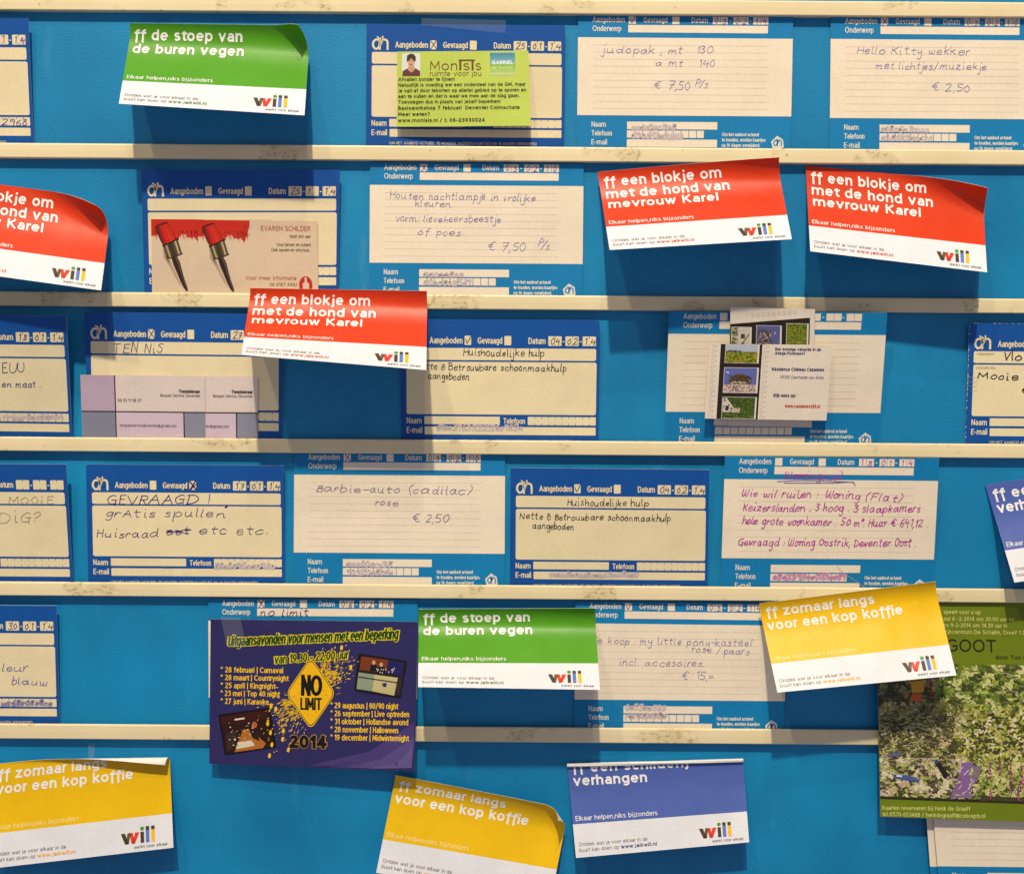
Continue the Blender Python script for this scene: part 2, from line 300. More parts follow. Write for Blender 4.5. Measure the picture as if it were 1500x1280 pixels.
        w = wt if wt else min(.21, .118+bold*2.9); sts = print_strokes(t, w*13.5, desc_f); sw = w*cap; sy = (cap-sw)/12.6
        mn = min(p[0] for st in sts for p in st); mx = max(p[0] for st in sts for p in st); ang = 0.0
        if x1 is not None:
            L = math.hypot(x1-x0, y1-y0); ang = math.atan2(y1-y0, x1-x0); sx = (L-sw)/(mx-mn); ox = sw/2
        else:
            sx = sy*cond; W = (mx-mn)*sx+sw; ox = sw/2-(W if align == 'r' else W/2 if align == 'c' else 0)
        c, n = math.cos(ang), math.sin(ang); V = []; Fs = []; q = 0
        for st in sts:
            p = np.array([((a-mn)*sx+ox+b*sy*slant, -(b*sy+sw/2)) for a, b in st]); p = np.stack([x0+p[:, 0]*c-p[:, 1]*n, y0+p[:, 0]*n+p[:, 1]*c], 1)
            v, f = ribbon(p, sw, 0.5 if len(p) == 2 else 0.1); V.append(np.column_stack([v, np.full(len(v), .003*(len(V) % 9))])); Fs += [tuple(i+q for i in g) for g in f]; q += len(v)
        s.add(part, np.vstack(V), Fs, rgb, h, **k)
    def write(s, t, p0, p1, xh, rgb, w=1.0, part=None, seed=0, slant=0.12, join=False, h=0.22, rough=0.45):
        """handwriting along a baseline between two photo pixels; xh = height of a small letter in pixels"""
        s.nw = getattr(s, 'nw', 0)+1; part = part or 'handwriting#%d' % s.nw
        a = s.px(*p0); b = s.px(*p1); sts = hand_strokes(t, seed+int(p0[0]), slant, join)
        mx = max(q[0] for st in sts for q in st); d = b-a; L = np.linalg.norm(d); e1 = d/L; e2 = np.array([e1[1], -e1[0]])
        V = []; Fs = []; k = 0; r = random.Random(seed+3)
        ph = r.uniform(0, 6)
        for st in sts:
            p = np.array([a+e1*(q[0]/mx*L)+e2*(q[1]/10*xh+0.5*math.sin(ph+q[0]/mx*L/19.0)) for q in st])
            v, f = ribbon(spline(p, 4), w*r.uniform(.85, 1.15)); V.append(np.column_stack([v, np.full(len(v), .004*(len(V) % 9))])); Fs += [tuple(i+k for i in q) for q in f]; k += len(v)
        s.add(part, np.vstack(V), Fs, rgb, h, rough=rough, fine=30 if s.fine > 6 else None)
    def smudge(s, x0, y0, x1, y1, rgb, seed=1, part=None):
        """faded, unreadable filling-in"""
        r = random.Random(seed*7); n = max(5, int((x1-x0)/6.5)); t = ''.join(r.choice('oeanuecrsm0683' if seed % 2 else '0635892eo') for _ in range(n))
        s.write(t, (x0, y0+1.6), (x1, y1+1.6), r.uniform(4.2, 5.0), (206, 192, 198) if rgb == LIL else rgb, w=r.uniform(2.2, 3.0), seed=seed, part=part)
    def finish(s):
        gx = max(2, int(s.W/s.fine)); us = np.linspace(0, s.W, gx+1)
        bands = s.bands or [(0, s.H, s.face)]
        vs_ = [0.0]; bi = []
        for k, (a, b, c) in enumerate(bands):
            n = max(1, int((b-a)/s.fine)); vs_ += list(np.linspace(a, b, n+1)[1:]); bi += [k]*n
        vs_ = np.array(vs_); ny = len(vs_)
        gu, gv = np.meshgrid(us, vs_); uv = np.stack([gu.ravel(), gv.ravel()], 1)
        if s.radius:                              # rounded corners: pull the outermost vertices in
            r = s.radius
            for cx, cy, sx, sy in ((r, r, -1, -1), (s.W-r, r, 1, -1)):
                m = ((uv[:, 0]-cx)*sx > 0) & ((uv[:, 1]-cy)*sy > 0); dd = uv[m]-[cx, cy]; l = np.linalg.norm(dd, axis=1); mxn = np.abs(dd).max(axis=1)
                uv[m] = [cx, cy]+dd*(mxn/np.maximum(l, 1e-9))[:, None]
        # decide the side the front looks to
        s.sgn = 1.0
        mid = np.array([[s.W/2, s.H*0.6]]); dv = (s.map(mid, 1.0)-s.map(mid, 0.0))[0]
        if dv[1] > 0: s.sgn = -1.0
        front = s.map(uv, 0.0); back = s.map(uv, -s.thick); nx = gx+1; n = len(uv)
        o0 = s.base(np.array([[s.W/2, s.H]]))[0]; s.o0 = o0
        faces = []; mi = []
        mats = [paper(c, s.rough) for _, _, c in bands]+[paper(s.back, 0.7)]; bk = len(mats)-1
        for j in range(ny-1):
            for i in range(gx):
                a = j*nx+i; faces.append((a, a+nx, a+nx+1, a+1)); mi.append(bi[j])
                faces.append((n+a, n+a+1, n+a+nx+1, n+a+nx)); mi.append(bk)
        rim = [i for i in range(nx)]+[j*nx+gx for j in range(1, ny)]+[(ny-1)*nx+i for i in range(gx-1, -1, -1)]+[j*nx for j in range(ny-2, 0, -1)]
        for a, b in zip(rim, rim[1:]+rim[:1]): faces.append((a, b, n+b, n+a)); mi.append(bk)
        root = mesh(s.name, np.vstack([front, back])-o0, faces, mats, mi, o0, smooth=True)
        tag(root, s.label, s.cat, s.group)
        objs = {}
        for p in s.order:
            V = []; Fc = []; M = []; ml = []; k = 0
            for v, f, rgb, h, ro in s.parts[p]:
                m = paper(rgb, ro)
                if m not in ml: ml.append(m)
                w = s.map(v[:, :2], h+v[:, 2])-o0; V.append(w); Fc += [tuple(i+k for i in q) for q in f]; M += [ml.index(m)]*len(f); k += len(v)
            nm = p.split('#')[0]
            ob = mesh(nm, np.vstack(V), Fc, ml, M, (0, 0, 0)); ob.parent = objs.get(s.sub.get(p), root); objs[p] = ob
        return root
def mesh(name, verts, faces, mats, mi, loc, smooth=False):
    me = bpy.data.meshes.new(name); me.from_pydata([tuple(v) for v in verts], [], faces)
    for m in mats: me.materials.append(m)
    me.polygons.foreach_set('material_index', mi)
    if smooth: me.polygons.foreach_set('use_smooth', [False]*len(faces))
    me.update()
    o = bpy.data.objects.new(name, me); o.location = loc; COL.objects.link(o)
    return o
def tag(o, label=None, cat=None, group=None, kind=None):
    if label: o['label'] = label
    if cat: o['category'] = cat
    if group: o['group'] = group
    if kind: o['kind'] = kind

# ------------------------------------------------------------------ the setting: blue board
def board_material():
    m = bpy.data.materials.new('blue_board'); m.use_nodes = True; nt = m.node_tree; b = nt.nodes['Principled BSDF']
    tc = N(nt, 'ShaderNodeTexCoord')
    n1 = N(nt, 'ShaderNodeTexNoise', Scale=1150.0, Detail=3.0, Roughness=0.7); n2 = N(nt, 'ShaderNodeTexNoise', Scale=9.0, Detail=6.0)
    n3 = N(nt, 'ShaderNodeTexVoronoi', Scale=1100.0)
    for n in (n1, n2, n3): nt.links.new(tc.outputs['Object'], n.inputs['Vector'])
    mx = N(nt, 'ShaderNodeMath', operation='MULTIPLY_ADD'); mx.inputs[1].default_value = 0.55; nt.links.new(n1.outputs[0], mx.inputs[0]); nt.links.new(n2.outputs[0], mx.inputs[2])
    cr = N(nt, 'ShaderNodeValToRGB'); cr.color_ramp.elements[0].position = 0.45; cr.color_ramp.elements[1].position = 1.05
    cr.color_ramp.elements[0].color = (lin(0), lin(112), lin(168), 1); cr.color_ramp.elements[1].color = (lin(12), lin(146), lin(206), 1)
    nt.links.new(mx.outputs[0], cr.inputs[0])
    def wear(scale, stretch, lo, hi, rgb, amount, prev):
        mp = N(nt, 'ShaderNodeMapping'); mp.inputs['Scale'].default_value = stretch; nt.links.new(tc.outputs['Object'], mp.inputs['Vector'])
        q = N(nt, 'ShaderNodeTexNoise', Scale=scale, Detail=4.0, Roughness=0.6); nt.links.new(mp.outputs[0], q.inputs['Vector'])
        r = N(nt, 'ShaderNodeMapRange'); r.inputs['From Min'].default_value = lo; r.inputs['From Max'].default_value = hi; r.inputs['To Max'].default_value = amount; nt.links.new(q.outputs[0], r.inputs['Value'])
        m2 = N(nt, 'ShaderNodeMixRGB'); m2.inputs[2].default_value = tuple(lin(t) for t in rgb)+(1,); nt.links.new(r.outputs[0], m2.inputs[0]); nt.links.new(prev.outputs[0], m2.inputs[1]); return m2
    w1 = wear(60, (1, 1, .25), .62, .75, (70, 160, 200), .35, cr)          # pale rubbed streaks
    w2 = wear(150, (1, 1, 1), .70, .76, (10, 60, 96), .6, w1)              # small dark scuffs
    w3 = wear(12, (1, 1, .6), .45, .8, (6, 96, 150), .5, w2)
    nt.links.new(w3.outputs[0], b.inputs['Base Color'])
    bp = N(nt, 'ShaderNodeBump', Strength=0.3, Distance=0.0003); nt.links.new(n3.outputs[0], bp.inputs['Height']); 
    bp2 = N(nt, 'ShaderNodeBump', Strength=0.28, Distance=0.0003); nt.links.new(n1.outputs[0], bp2.inputs['Height']); nt.links.new(bp.outputs[0], bp2.inputs['Normal'])
    nt.links.new(bp2.outputs[0], b.inputs['Normal'])
    b.inputs['Roughness'].default_value = 0.5; b.inputs['Specular IOR Level'].default_value = 0.4
    return m
bm = bmesh.new(); bmesh.ops.create_cube(bm, size=1.0)
for v in bm.verts: v.co = Vector((v.co.x*1.4, v.co.y*0.012+0.006, v.co.z*1.2))
me = bpy.data.meshes.new('board'); bm.to_mesh(me); bm.free(); me.materials.append(board_material())
board = bpy.data.objects.new('board', me); COL.objects.link(board); tag(board, 'blue painted notice board panel behind the cards', 'board', kind='structure')

# ------------------------------------------------------------------ cream rails
def rail_material():
    m = bpy.data.materials.new('cream_rail'); m.use_nodes = True; nt = m.node_tree; b = nt.nodes['Principled BSDF']
    tc = N(nt, 'ShaderNodeTexCoord'); oi = N(nt, 'ShaderNodeObjectInfo')
    ad = N(nt, 'ShaderNodeVectorMath', operation='MULTIPLY_ADD'); ad.inputs[1].default_value = (3.1, 3.1, 3.1)
    nt.links.new(oi.outputs['Location'], ad.inputs[0]); nt.links.new(tc.outputs['Object'], ad.inputs[2])
    def noise(scale, detail, sx=1.0):
        mp = N(nt, 'ShaderNodeMapping'); mp.inputs['Scale'].default_value = (sx, 1, 1); nt.links.new(ad.outputs[0], mp.inputs['Vector'])
        n = N(nt, 'ShaderNodeTexNoise', Scale=scale, Detail=detail, Roughness=0.65); nt.links.new(mp.outputs[0], n.inputs['Vector']); return n
    def step(n, lo, hi):
        r = N(nt, 'ShaderNodeMapRange'); r.inputs['From Min'].default_value = lo; r.inputs['From Max'].default_value = hi; nt.links.new(n.outputs[0], r.inputs['Value']); return r
    patch = step(noise(30, 3, 0.8), 0.585, 0.63); speck = step(noise(420, 6, 0.7), 0.53, 0.59); broad = step(noise(14, 4), 0.3, 0.8); dots = step(noise(170, 2), 0.715, 0.76)
    mu = N(nt, 'ShaderNodeMath', operation='MULTIPLY'); nt.links.new(patch.outputs[0], mu.inputs[0]); nt.links.new(speck.outputs[0], mu.inputs[1])
    sc = N(nt, 'ShaderNodeMath', operation='MULTIPLY'); sc.inputs[1].default_value = 0.60; nt.links.new(mu.outputs[0], sc.inputs[0])
    mxx = N(nt, 'ShaderNodeMath', operation='MAXIMUM'); nt.links.new(sc.outputs[0], mxx.inputs[0])
    ds = N(nt, 'ShaderNodeMath', operation='MULTIPLY'); ds.inputs[1].default_value = 0.45; nt.links.new(dots.outputs[0], ds.inputs[0]); nt.links.new(ds.outputs[0], mxx.inputs[1])
    c1 = N(nt, 'ShaderNodeMixRGB'); c1.inputs[1].default_value = (lin(240), lin(226), lin(188), 1); c1.inputs[2].default_value = (lin(228), lin(210), lin(168), 1); nt.links.new(broad.outputs[0], c1.inputs[0])
    c2 = N(nt, 'ShaderNodeMixRGB'); c2.inputs[2].default_value = (lin(120), lin(98), lin(55), 1); nt.links.new(mxx.outputs[0], c2.inputs[0]); nt.links.new(c1.outputs[0], c2.inputs[1])
    c3 = N(nt, 'ShaderNodeMixRGB'); c3.inputs[2].default_value = (lin(205), lin(186), lin(140), 1); nt.links.new(c2.outputs[0], c3.inputs[1])
    p2 = N(nt, 'ShaderNodeMath', operation='MULTIPLY'); p2.inputs[1].default_value = 0.35; nt.links.new(patch.outputs[0], p2.inputs[0]); nt.links.new(p2.outputs[0], c3.inputs[0])
    nt.links.new(c3.outputs[0], b.inputs['Base Color']); b.inputs['Roughness'].default_value = 0.42; b.inputs['Specular IOR Level'].default_value = 0.4
    bp = N(nt, 'ShaderNodeBump', Strength=0.3, Distance=0.0004); nt.links.new(mu.outputs[0], bp.inputs['Height']); nt.links.new(bp.outputs[0], b.inputs['Normal'])
    return m
RAILM = rail_material()
RAILS = [(-2, 20, 'cream rail at the top of the picture, above the topmost row of cards'),
         (214.7, 236.3, 'cream rail holding the row with the lime green business card'),
         (432.2, 453.5, 'cream rail holding the paintbrush business cards, behind the top of a red flyer'),
         (645, 665.8, 'cream rail holding the tennis teacher cards'),
         (857, 877.4, 'cream rail under the card with magenta handwriting, crossed by a yellow flyer'),
         (1065, 1087, 'lowest cream rail, partly hidden by the dark purple party flyer')]
for t, b_, lab in RAILS:
    zt = unproj([[750, t]], 0.0048)[0][2]; zb = unproj([[750, b_]], 0.0048)[0][2]; hgt = zt-zb
    # section in (depth mm, height): a lip standing off the board with a slot behind it
    sec = [(0.0, 0.0), (4.3, 0.0), (4.7, 0.15), (4.9, 0.5), (5.0, hgt*500), (4.9, hgt*1000-1.0), (4.6, hgt*1000-0.25), (4.1, hgt*1000), (3.5, hgt*1000-0.1), (3.3, hgt*1000-0.6), (3.3, 1.6), (0.0, 1.6)]
    xs = [-0.7, 0.7]; V = []; k = len(sec)
    for x in xs: V += [(x, -d/1000.0, z/1000.0) for d, z in sec]
    Fc = [(i, (i+1) % k, k+(i+1) % k, k+i) for i in range(k)]+[tuple(range(k))[::-1], tuple(range(k, 2*k))]
    o = mesh('card_rail', V, Fc, [RAILM], [0]*len(Fc), (0, 0, zb))
    tag(o, lab, 'rail', 'cream rails across the board')

# ------------------------------------------------------------------ printed card kinds
CREAM = (238, 223, 184); DBLUE = (0, 80, 164); LBLUE = (0, 126, 188); PINKP = (242, 228, 208); WHITE = (220, 222, 234)
INK = (94, 86, 174); BLACKINK = (28, 24, 48); MAG = (180, 18, 158); DKINK = (58, 40, 130)
def emblem(sh, x, y, k, rgb, w, part='emblem', h=0.16):
    P = lambda *pts: [(x+a*k, y+b*k) for a, b in pts]
    sh.line(part, P((9, 5.5), (5, 5), (1.8, 9), (1.8, 14), (5, 18), (9, 16), (10.5, 11), (10.6, 6)), w, rgb, h)
    sh.line(part, P((10.8, 3), (10.8, 18.4)), w, rgb, h, smooth=False)
    sh.line(part, P((10.8, 11), (14, 6), (18, 4.8), (21, 7), (21.6, 12), (21.6, 18.4)), w, rgb, h)
    sh.line(part, P((12, 12), (14.6, 6), (14.8, 0.5)), w*0.7, rgb, h)
    sh.line(part, P((7.5, 1), (10, 3.6), (11, 6)), w*0.7, rgb, h)
def digits(sh, s, pos, y, xh, rgb, w):
    for ch, x in zip(s, pos):
        if ch == ' ': continue
        for st in hand_strokes(ch, int(x)):
            p = np.array([(x+q[0]*xh/10, y-q[1]*xh/10) for q in st])
            sh.line('handwriting#d%d' % int(x/16), p, w, rgb, 0.22)
def tick(sh, x, y, kind, rgb, w=1.1):
    if kind == 'X':
        sh.line('handwriting#t%d' % x, [(x-4, y-6), (x+4.5, y+5.5)], w, rgb, 0.22, smooth=False); sh.line('handwriting', [(x+4, y-6.5), (x-3.5, y+6)], w, rgb, 0.22, smooth=False)
    if kind == 'XX':
        tick(sh, x, y, 'X', rgb, w*1.8); sh.line('handwriting#t%d' % x, [(x-3, y+6), (x+5, y-2)], w, rgb, 0.22, smooth=False)
    if kind == 'V': sh.line('handwriting#t%d' % x, [(x-3, y-2), (x-1, y+4), (x+4, y-6)], w, rgb, 0.22)
def dark_card(label, corners, depth, date='', offer=0, want=0, ink=INK, old=False, radius=0):
    c = (238, 224, 184) if old else CREAM
    sh = Sheet('notice_card', label, 'card', corners, (290, 190), depth, face=DBLUE, group='dark blue notice cards', radius=radius, fine=10, thick=.4)
    emblem(sh, 8, 18.5, 1.06, c, 3.0)
    L = 'lettering'
    sh.text(L+'#1', 'Aangeboden', 42, 35.5, 9.3, c, x1=90, bold=.012); sh.rect('check_box#1', 93, 24, 102.5, 37.5, c, r=1)
    sh.text(L+'#2', 'Gevraagd', 112, 35.5, 9.3, c, x1=148, bold=.012); sh.rect('check_box#2', 151, 24, 161, 37.5, c, r=1)
    sh.text(L+'#3', 'Datum', 186, 35.5, 9.3, c, x1=211, bold=.012)
    for i, x in enumerate((215, 240, 265)):
        sh.rect('date_box#%d' % i, x, 24, x+19.4, 38, c, r=1.2)
        sh.rect('date_box#%d' % i, x+9.4, 24, x+10.2, 27, DBLUE, .15); sh.rect('date_box#%d' % i, x+9.4, 35, x+10.2, 38, DBLUE, .15)
        if i: sh.rect(L+'#4', x-4.2, 31, x-1.4, 32.6, c)
    sh.rect('title_field', 8, 42, 285, 59.5, c, r=2.5); sh.rect('writing_field', 8, 62, 286, 138.5, c, r=3)
    if old:
        sh.text(L+'#5', 'ONDERWERP', 12, 48, 3.4, (110, 100, 90), x1=37); sh.text(L+'#6', 'OMSCHRIJVING', 12, 68.5, 3.4, (110, 100, 90), x1=40)
    sh.text(L+'#7', 'Naam', 8, 152, 8.6, c, x1=30, bold=.012); sh.rect('name_field', 34, 141.5, 145, 153, c, r=1)
    sh.text(L+'#8', 'Telefoon', 150, 152, 8.6, c, x1=182, bold=.012); sh.rect('phone_field', 186, 141.5, 286, 153.5, c, r=1)
    for i in range(1, 10):
        sh.rect('phone_field', 186+i*10, 141.5, 186.7+i*10, 144, DBLUE, .15); sh.rect('phone_field', 186+i*10, 151, 186.7+i*10, 153.5, DBLUE, .15)
    sh.text(L+'#9', 'E-mail', 8, 166, 8.6, c, x1=31, bold=.012); sh.rect('email_field', 34.5, 156.5, 286, 168, c, r=1)
    sh.text(L+'#10', 'OM HET AANBOD ACTUEEL TE HOUDEN, WORDEN KAARTJES NA 14 DAGEN VERWIJDERD', 34, 179.5, 4.2, c, x1=250, res=1)
    if date: digits(sh, date, (217.5, 226, 242.5, 251, 267.5, 276), 36, 5.6, ink, 1.0)
    if offer: tick(sh, 97.8, 30.8, offer, ink)
    if want: tick(sh, 156, 30.8, want, ink)
    return sh
def light_card(label, corners, depth, date='', offer=0, want=0, ink=INK, bow=0.0):
    c = PINKP
    sh = Sheet('notice_card', label, 'card', corners, (313, 202), depth, face=LBLUE, group='light blue notice cards', fine=12, bow=bow, thick=0.18)
    L = 'lettering'; W = (226, 224, 216)
    sh.text(L+'#11', 'Aangeboden', 21, 11, 8.3, W, x1=68, bold=.01); sh.rect('check_box#1', 73.5, 2, 84, 13, c)
    sh.text(L+'#12', 'Gevraagd', 95, 11, 8.3, W, x1=130, bold=.01); sh.rect('check_box#2', 137, 2, 147.5, 13, c)
    sh.text(L+'#13', 'Datum', 165, 11, 8.3, W, x1=189, bold=.01)
    for i, x in enumerate((196, 226, 255)):
        sh.rect('date_box#%d' % i, x, 2, x+10.6, 12.6, c); sh.rect('date_box#%d' % i, x+11.2, 2, x+21.8, 12.6, c)
        if i: sh.rect(L+'#14', x-6, 7, x-3, 8.4, W)
    sh.text(L+'#15', 'Onderwerp', 21, 24, 8.3, W, x1=63, bold=.01); sh.rect('title_field', 73, 14.4, 276.5, 25.4, c)
    sh.rect('writing_field', 0.0, 33, 313, 147, c)
    for i in range(10):
        y = 44+i*10.3; sh.rect('writing_field', 22, y, 277, y+0.45, (206, 190, 176), .14, fine=40)
    sh.text(L+'#16', 'Naam', 21, 164, 8, W, x1=42, bold=.01); sh.rect('name_field', 73, 156, 205, 167, c)
    sh.text(L+'#17', 'Telefoon', 21, 177, 8, W, x1=51, bold=.01); sh.rect('phone_field', 73, 168.8, 185.5, 179.4, c)
    for i in range(1, 10): sh.rect('phone_field', 73+i*11.25, 168.8, 73.9+i*11.25, 179.4, LBLUE, .15)
    sh.text(L+'#18', 'E-mail', 21, 190, 8, W, x1=44, bold=.01); sh.rect('email_field', 73, 181.8, 205, 193, c)
    for i, (t, x1) in enumerate((('Om het aanbod actueel', 266), ('te houden, worden kaartjes', 276), ('na 14 dagen verwijderd.', 268))):
        sh.text(L+'#19', t, 212, 176.5+i*7.9, 5.2, W, x1=x1, bold=.02, res=1)
    hx = [(284, 184), (293, 175.5), (301.5, 181), (303, 192), (296, 197), (287, 195)]
    sh.poly('emblem', hx, W, .12); emblem(sh, 287.2, 179.5, 0.56, LBLUE, 1.6, h=.18)
    if date: digits(sh, date, (198.5, 209.5, 228.5, 239, 257.5, 268.5), 11.8, 5.0, ink, 0.9)
    if offer: tick(sh, 79, 7.5, offer, ink)
    if want: tick(sh, 142, 7.5, want, ink)
    return sh
BROWN = (74, 58, 40)
def will_logo(sh, x, y, k=1.0):
    P = lambda *p: [(x+a*k, y+b*k) for a, b in p]
    A = lambda pts, c: sh.poly('logo', P(*pts), c, .16)
    A([(0, 8), (6, 8), (11, 24.5), (5.8, 24.5)], BROWN); A([(9.6, 8), (14.5, 8), (11, 24.5), (6.6, 24.3)], (98, 82, 60))
    A([(12.5, 8), (17, 8), (20, 24.5), (15, 24.5)], (212, 58, 30)); A([(20.4, 8), (26.5, 8), (20, 24.5), (16.2, 24.5)], (226, 60, 28))
    A([(28, 8), (33, 8), (33, 24.5), (28, 24.5)], BROWN)
    c = [(30.5+2.9*math.cos(t*math.pi/6), 3.2+3.1*math.sin(t*math.pi/6)) for t in range(12)]; A(c, (70, 150, 50))
    A([(35.6, 0.5), (40.6, 0.5), (40.6, 6), (35.6, 6)], BROWN); A([(35.6, 6.3), (40.6, 6.3), (40.6, 24.5), (35.6, 24.5)], (88, 122, 200))
    A([(43.4, 0.5), (48.4, 0.5), (48.4, 6), (43.4, 6)], BROWN); A([(43.4, 6.3), (48.4, 6.3), (48.4, 24.5), (43.4, 24.5)], (238, 184, 20))
    sh.text('logo', 'werkt voor elkaar', x+18.5*k, y+32.5*k, 4.7, BROWN, x1=x+66.5*k, res=1, h=.16)
HEADS = {'green': [('ff de stoep van', 7, 165, 24), ('de buren vegen', 7, 168, 45)],
         'red': [('ff een blokje om', 7, 178, 24), ('met de hond van', 7, 187, 44), ('mevrouw Karel', 8, 168, 63)],
         'yellow': [('ff zomaar langs', 8, 169, 24), ('voor een kop koffie', 6, 207, 45)],
         'blue': [('ff een schilderij', 7, 180, 24), ('verhangen', 7, 117, 44)]}
FCOL = {'green': (80, 152, 22), 'red': (212, 58, 16), 'yellow': (230, 186, 0), 'blue': (76, 98, 176)}
def flyer(kind, label, corners, bend, top=1.0, rolls=(), topr=None):
    tr = top if topr is None else topr
    sh = Sheet('flyer', label, 'flyer', corners, (262, 155), (top, tr, tr, top), bend=bend, rolls=rolls, group='help your neighbour flyers',
               bands=[(0, 103, FCOL[kind]), (103, 155, WHITE)], back=(232, 230, 228), fine=3.2, rough=0.42, thick=0.12)
    wt = (240, 238, 240)
    for t, x0, x1, y in HEADS[kind]: sh.text('headline', t, x0, y, 15.6, wt, x1=x1, wt=.19, h=.14, desc_f=True)
    sl = wt if kind != 'yellow' else (246, 222, 150)
    sh.text('slogan', 'Elkaar helpen,niks bijzonders', 5, 98, 7.6, sl, x1=128, h=.14)
    sh.text('small_print', 'Ontdek wat je voor elkaar in de', 6, 137.5, 5.8, (120, 108, 104), x1=110, h=.14)
    sh.text('small_print', 'buurt kan doen op', 6, 146.5, 5.8, (120, 108, 104), x1=66, h=.14)
    wc = {'green': (50, 110, 20), 'red': (200, 40, 15), 'yellow': (232, 160, 10), 'blue': (40, 44, 110)}[kind]
    sh.text('small_print', 'www.jaikwill.nl', 69, 146.5, 5.8, wc, x1=123, bold=.02, h=.14)
    will_logo(sh, 188, 117.5)
    sh.finish()

# ------------------------------------------------------------------ row 1
LIL = (176, 164, 196)
c = dark_card('dark blue notice card in the topmost row, at the left edge of the picture', [(-249, 25), (41.5, 27), (50, 222), (-240, 220)], (6, 6, .9, .9), '     14')
digits(c, '14', (267.5, 276), 36, 5.6, INK, 1.0); c.write('1', (3, 64), (7, 64), 7, INK)
c.write('72968', (-8, 184), (40, 184), 5.5, INK); c.finish()
c = dark_card('dark blue notice card dated 25-01-14 behind the lime green business card', [(537, 35), (828, 38), (826, 224), (536, 222)], (5, 5, .9, .9), '250114', 'X', ink=(70, 56, 110)); c.finish()
c = light_card('light blue notice card offering a judo suit, in the topmost row', [(847, 22), (1162, 24.5), (1158, 226), (845, 224)], (1.6, 1.6, 1.2, 1.2), '030214', 'V')
c.write('judopak , mt', (882, 78), (1000, 80), 6.5, INK, .7); c.write('130', (1019, 79), (1045, 79), 6, INK, .7)
c.write('a mt', (960, 97), (1000, 98), 6, INK, .7); c.write('140', (1023, 99), (1047, 99), 6, INK, .7); c.write('\u20ac 7,50', (957, 131), (1010, 132), 7, INK, .7); c.write('P/s', (1018, 127), (1036, 131), 7, INK, .7)
c.smudge(925, 188, 990, 189, LIL, 3); c.smudge(925, 201, 1000, 202, LIL, 4); c.finish()
c = light_card('light blue notice card offering an alarm clock for 2,50, at the top right', [(1217, 24), (1530, 26.5), (1528, 231), (1215, 229)], (1.6, 1.6, 1.2, 1.2), '030210', 'X')
c.write('Hello Kitty wekker', (1255, 79), (1421, 81), 6.5, INK, .7); c.write('met lichtjes/muziekje', (1282, 101), (1444, 103), 6, INK, .7); c.write('\u20ac 2,50', (1364, 134), (1420, 135), 7, INK, .7)
c.smudge(1290, 191, 1360, 192, LIL, 5); c.smudge(1290, 204, 1365, 205, LIL, 6); c.finish()

# ------------------------------------------------------------------ row 2
c = dark_card('dark blue notice card dated 25-1-14 behind the paintbrush business cards', [(207, 249), (498, 249), (496, 440), (212, 440)], (6, 6, .8, .8), '251 14', ink=(50, 46, 110)); c.finish()
c = light_card('light blue notice card about a wooden night lamp, left of an upward tilted red flyer', [(542, 238), (855, 240), (853, 442), (541, 440)], (1.6, 1.6, 1.2, 1.2), '030210', 'X')
c.write('Houten nachtlampje in vrolijke', (571, 291), (784, 295), 6, INK, .7); c.write('kleuren.', (608, 303), (662, 303), 6, INK, .7)
c.write('vorm: lieveheersbeestje', (579, 325), (733, 326), 6, INK, .7); c.write('of poes.', (611, 344), (678, 345), 6, INK, .7); c.write('\u20ac 7,50', (714, 367), (770, 368), 7.5, INK, .7); c.write('P/s', (787, 361), (803, 367), 7.5, INK, .7)
c.smudge(620, 403, 678, 404, LIL, 7); c.smudge(620, 416, 690, 416, LIL, 8); c.finish()

# ------------------------------------------------------------------ row 3
c = dark_card('dark blue notice card dated 18-01-14, cut off by the left edge of the picture', [(-194, 461), (97, 463), (107, 655), (-184, 651)], (16, 16, .9, .9), '180114', ink=(60, 50, 110))
c.write('EUU', (2, 546), (36, 545), 8, DKINK, 1.0); c.write('en maat .', (2, 567), (60, 567), 5.5, DKINK, 1.0); c.smudge(5, 612, 92, 612, LIL, 9); c.finish()
c = dark_card('dark blue notice card titled TENNIS behind the tennis teacher business cards', [(124, 457), (412.5, 460), (412, 654), (128, 650)], (6, 5, .8, .8), '27', 'X', ink=(52, 48, 120))
c.write('TEN NiS', (166, 518), (240, 516), 8.5, (70, 66, 130), 1.0); c.finish()
c = dark_card('dark blue household help card with its left part behind a red flyer', [(587, 467), (879, 469), (876, 660), (588, 658)], (3, 5, .9, .9), '040214', 'V', ink=(56, 44, 96), radius=5)
def household(c, dx, dy):
    c.write('Huishoudelijke hulp', (678+dx, 521+dy), (797+dx, 522+dy), 6, BLACKINK, 1.05, slant=.05)
    c.write('Nette & Betrouwbare schoonmaakhulp', (608+dx, 541+dy), (829+dx, 544+dy), 5.6, BLACKINK, 1.05, slant=.05); c.write('aangeboden', (627+dx, 555+dy), (687+dx, 556+dy), 5.6, BLACKINK, 1.05, slant=.05)
household(c, 0, 0); c.smudge(640, 628, 765, 629, LIL, 10); c.finish()
c = light_card('light blue notice card behind the holiday photo cards', [(980, 456), (1300, 458), (1285.5, 660), (973, 658)], (11, 15, 1.2, .9)); c.finish()
c = dark_card('worn dark blue notice card with yellowed fields and chipped left edge', [(1420, 473), (1715, 476), (1712, 662), (1413, 660)], (4, 4, .9, .9), old=True, radius=5)
c.write('VloerkLeed', (1470, 528), (1580, 530), 6.5, BLACKINK, 1.6, slant=.05); c.write('Mooie kast', (1431, 555), (1545, 557), 5.8, BLACKINK, 1.6, slant=.05); c.write('en', (1496, 575), (1520, 575), 6, BLACKINK, 1.6)
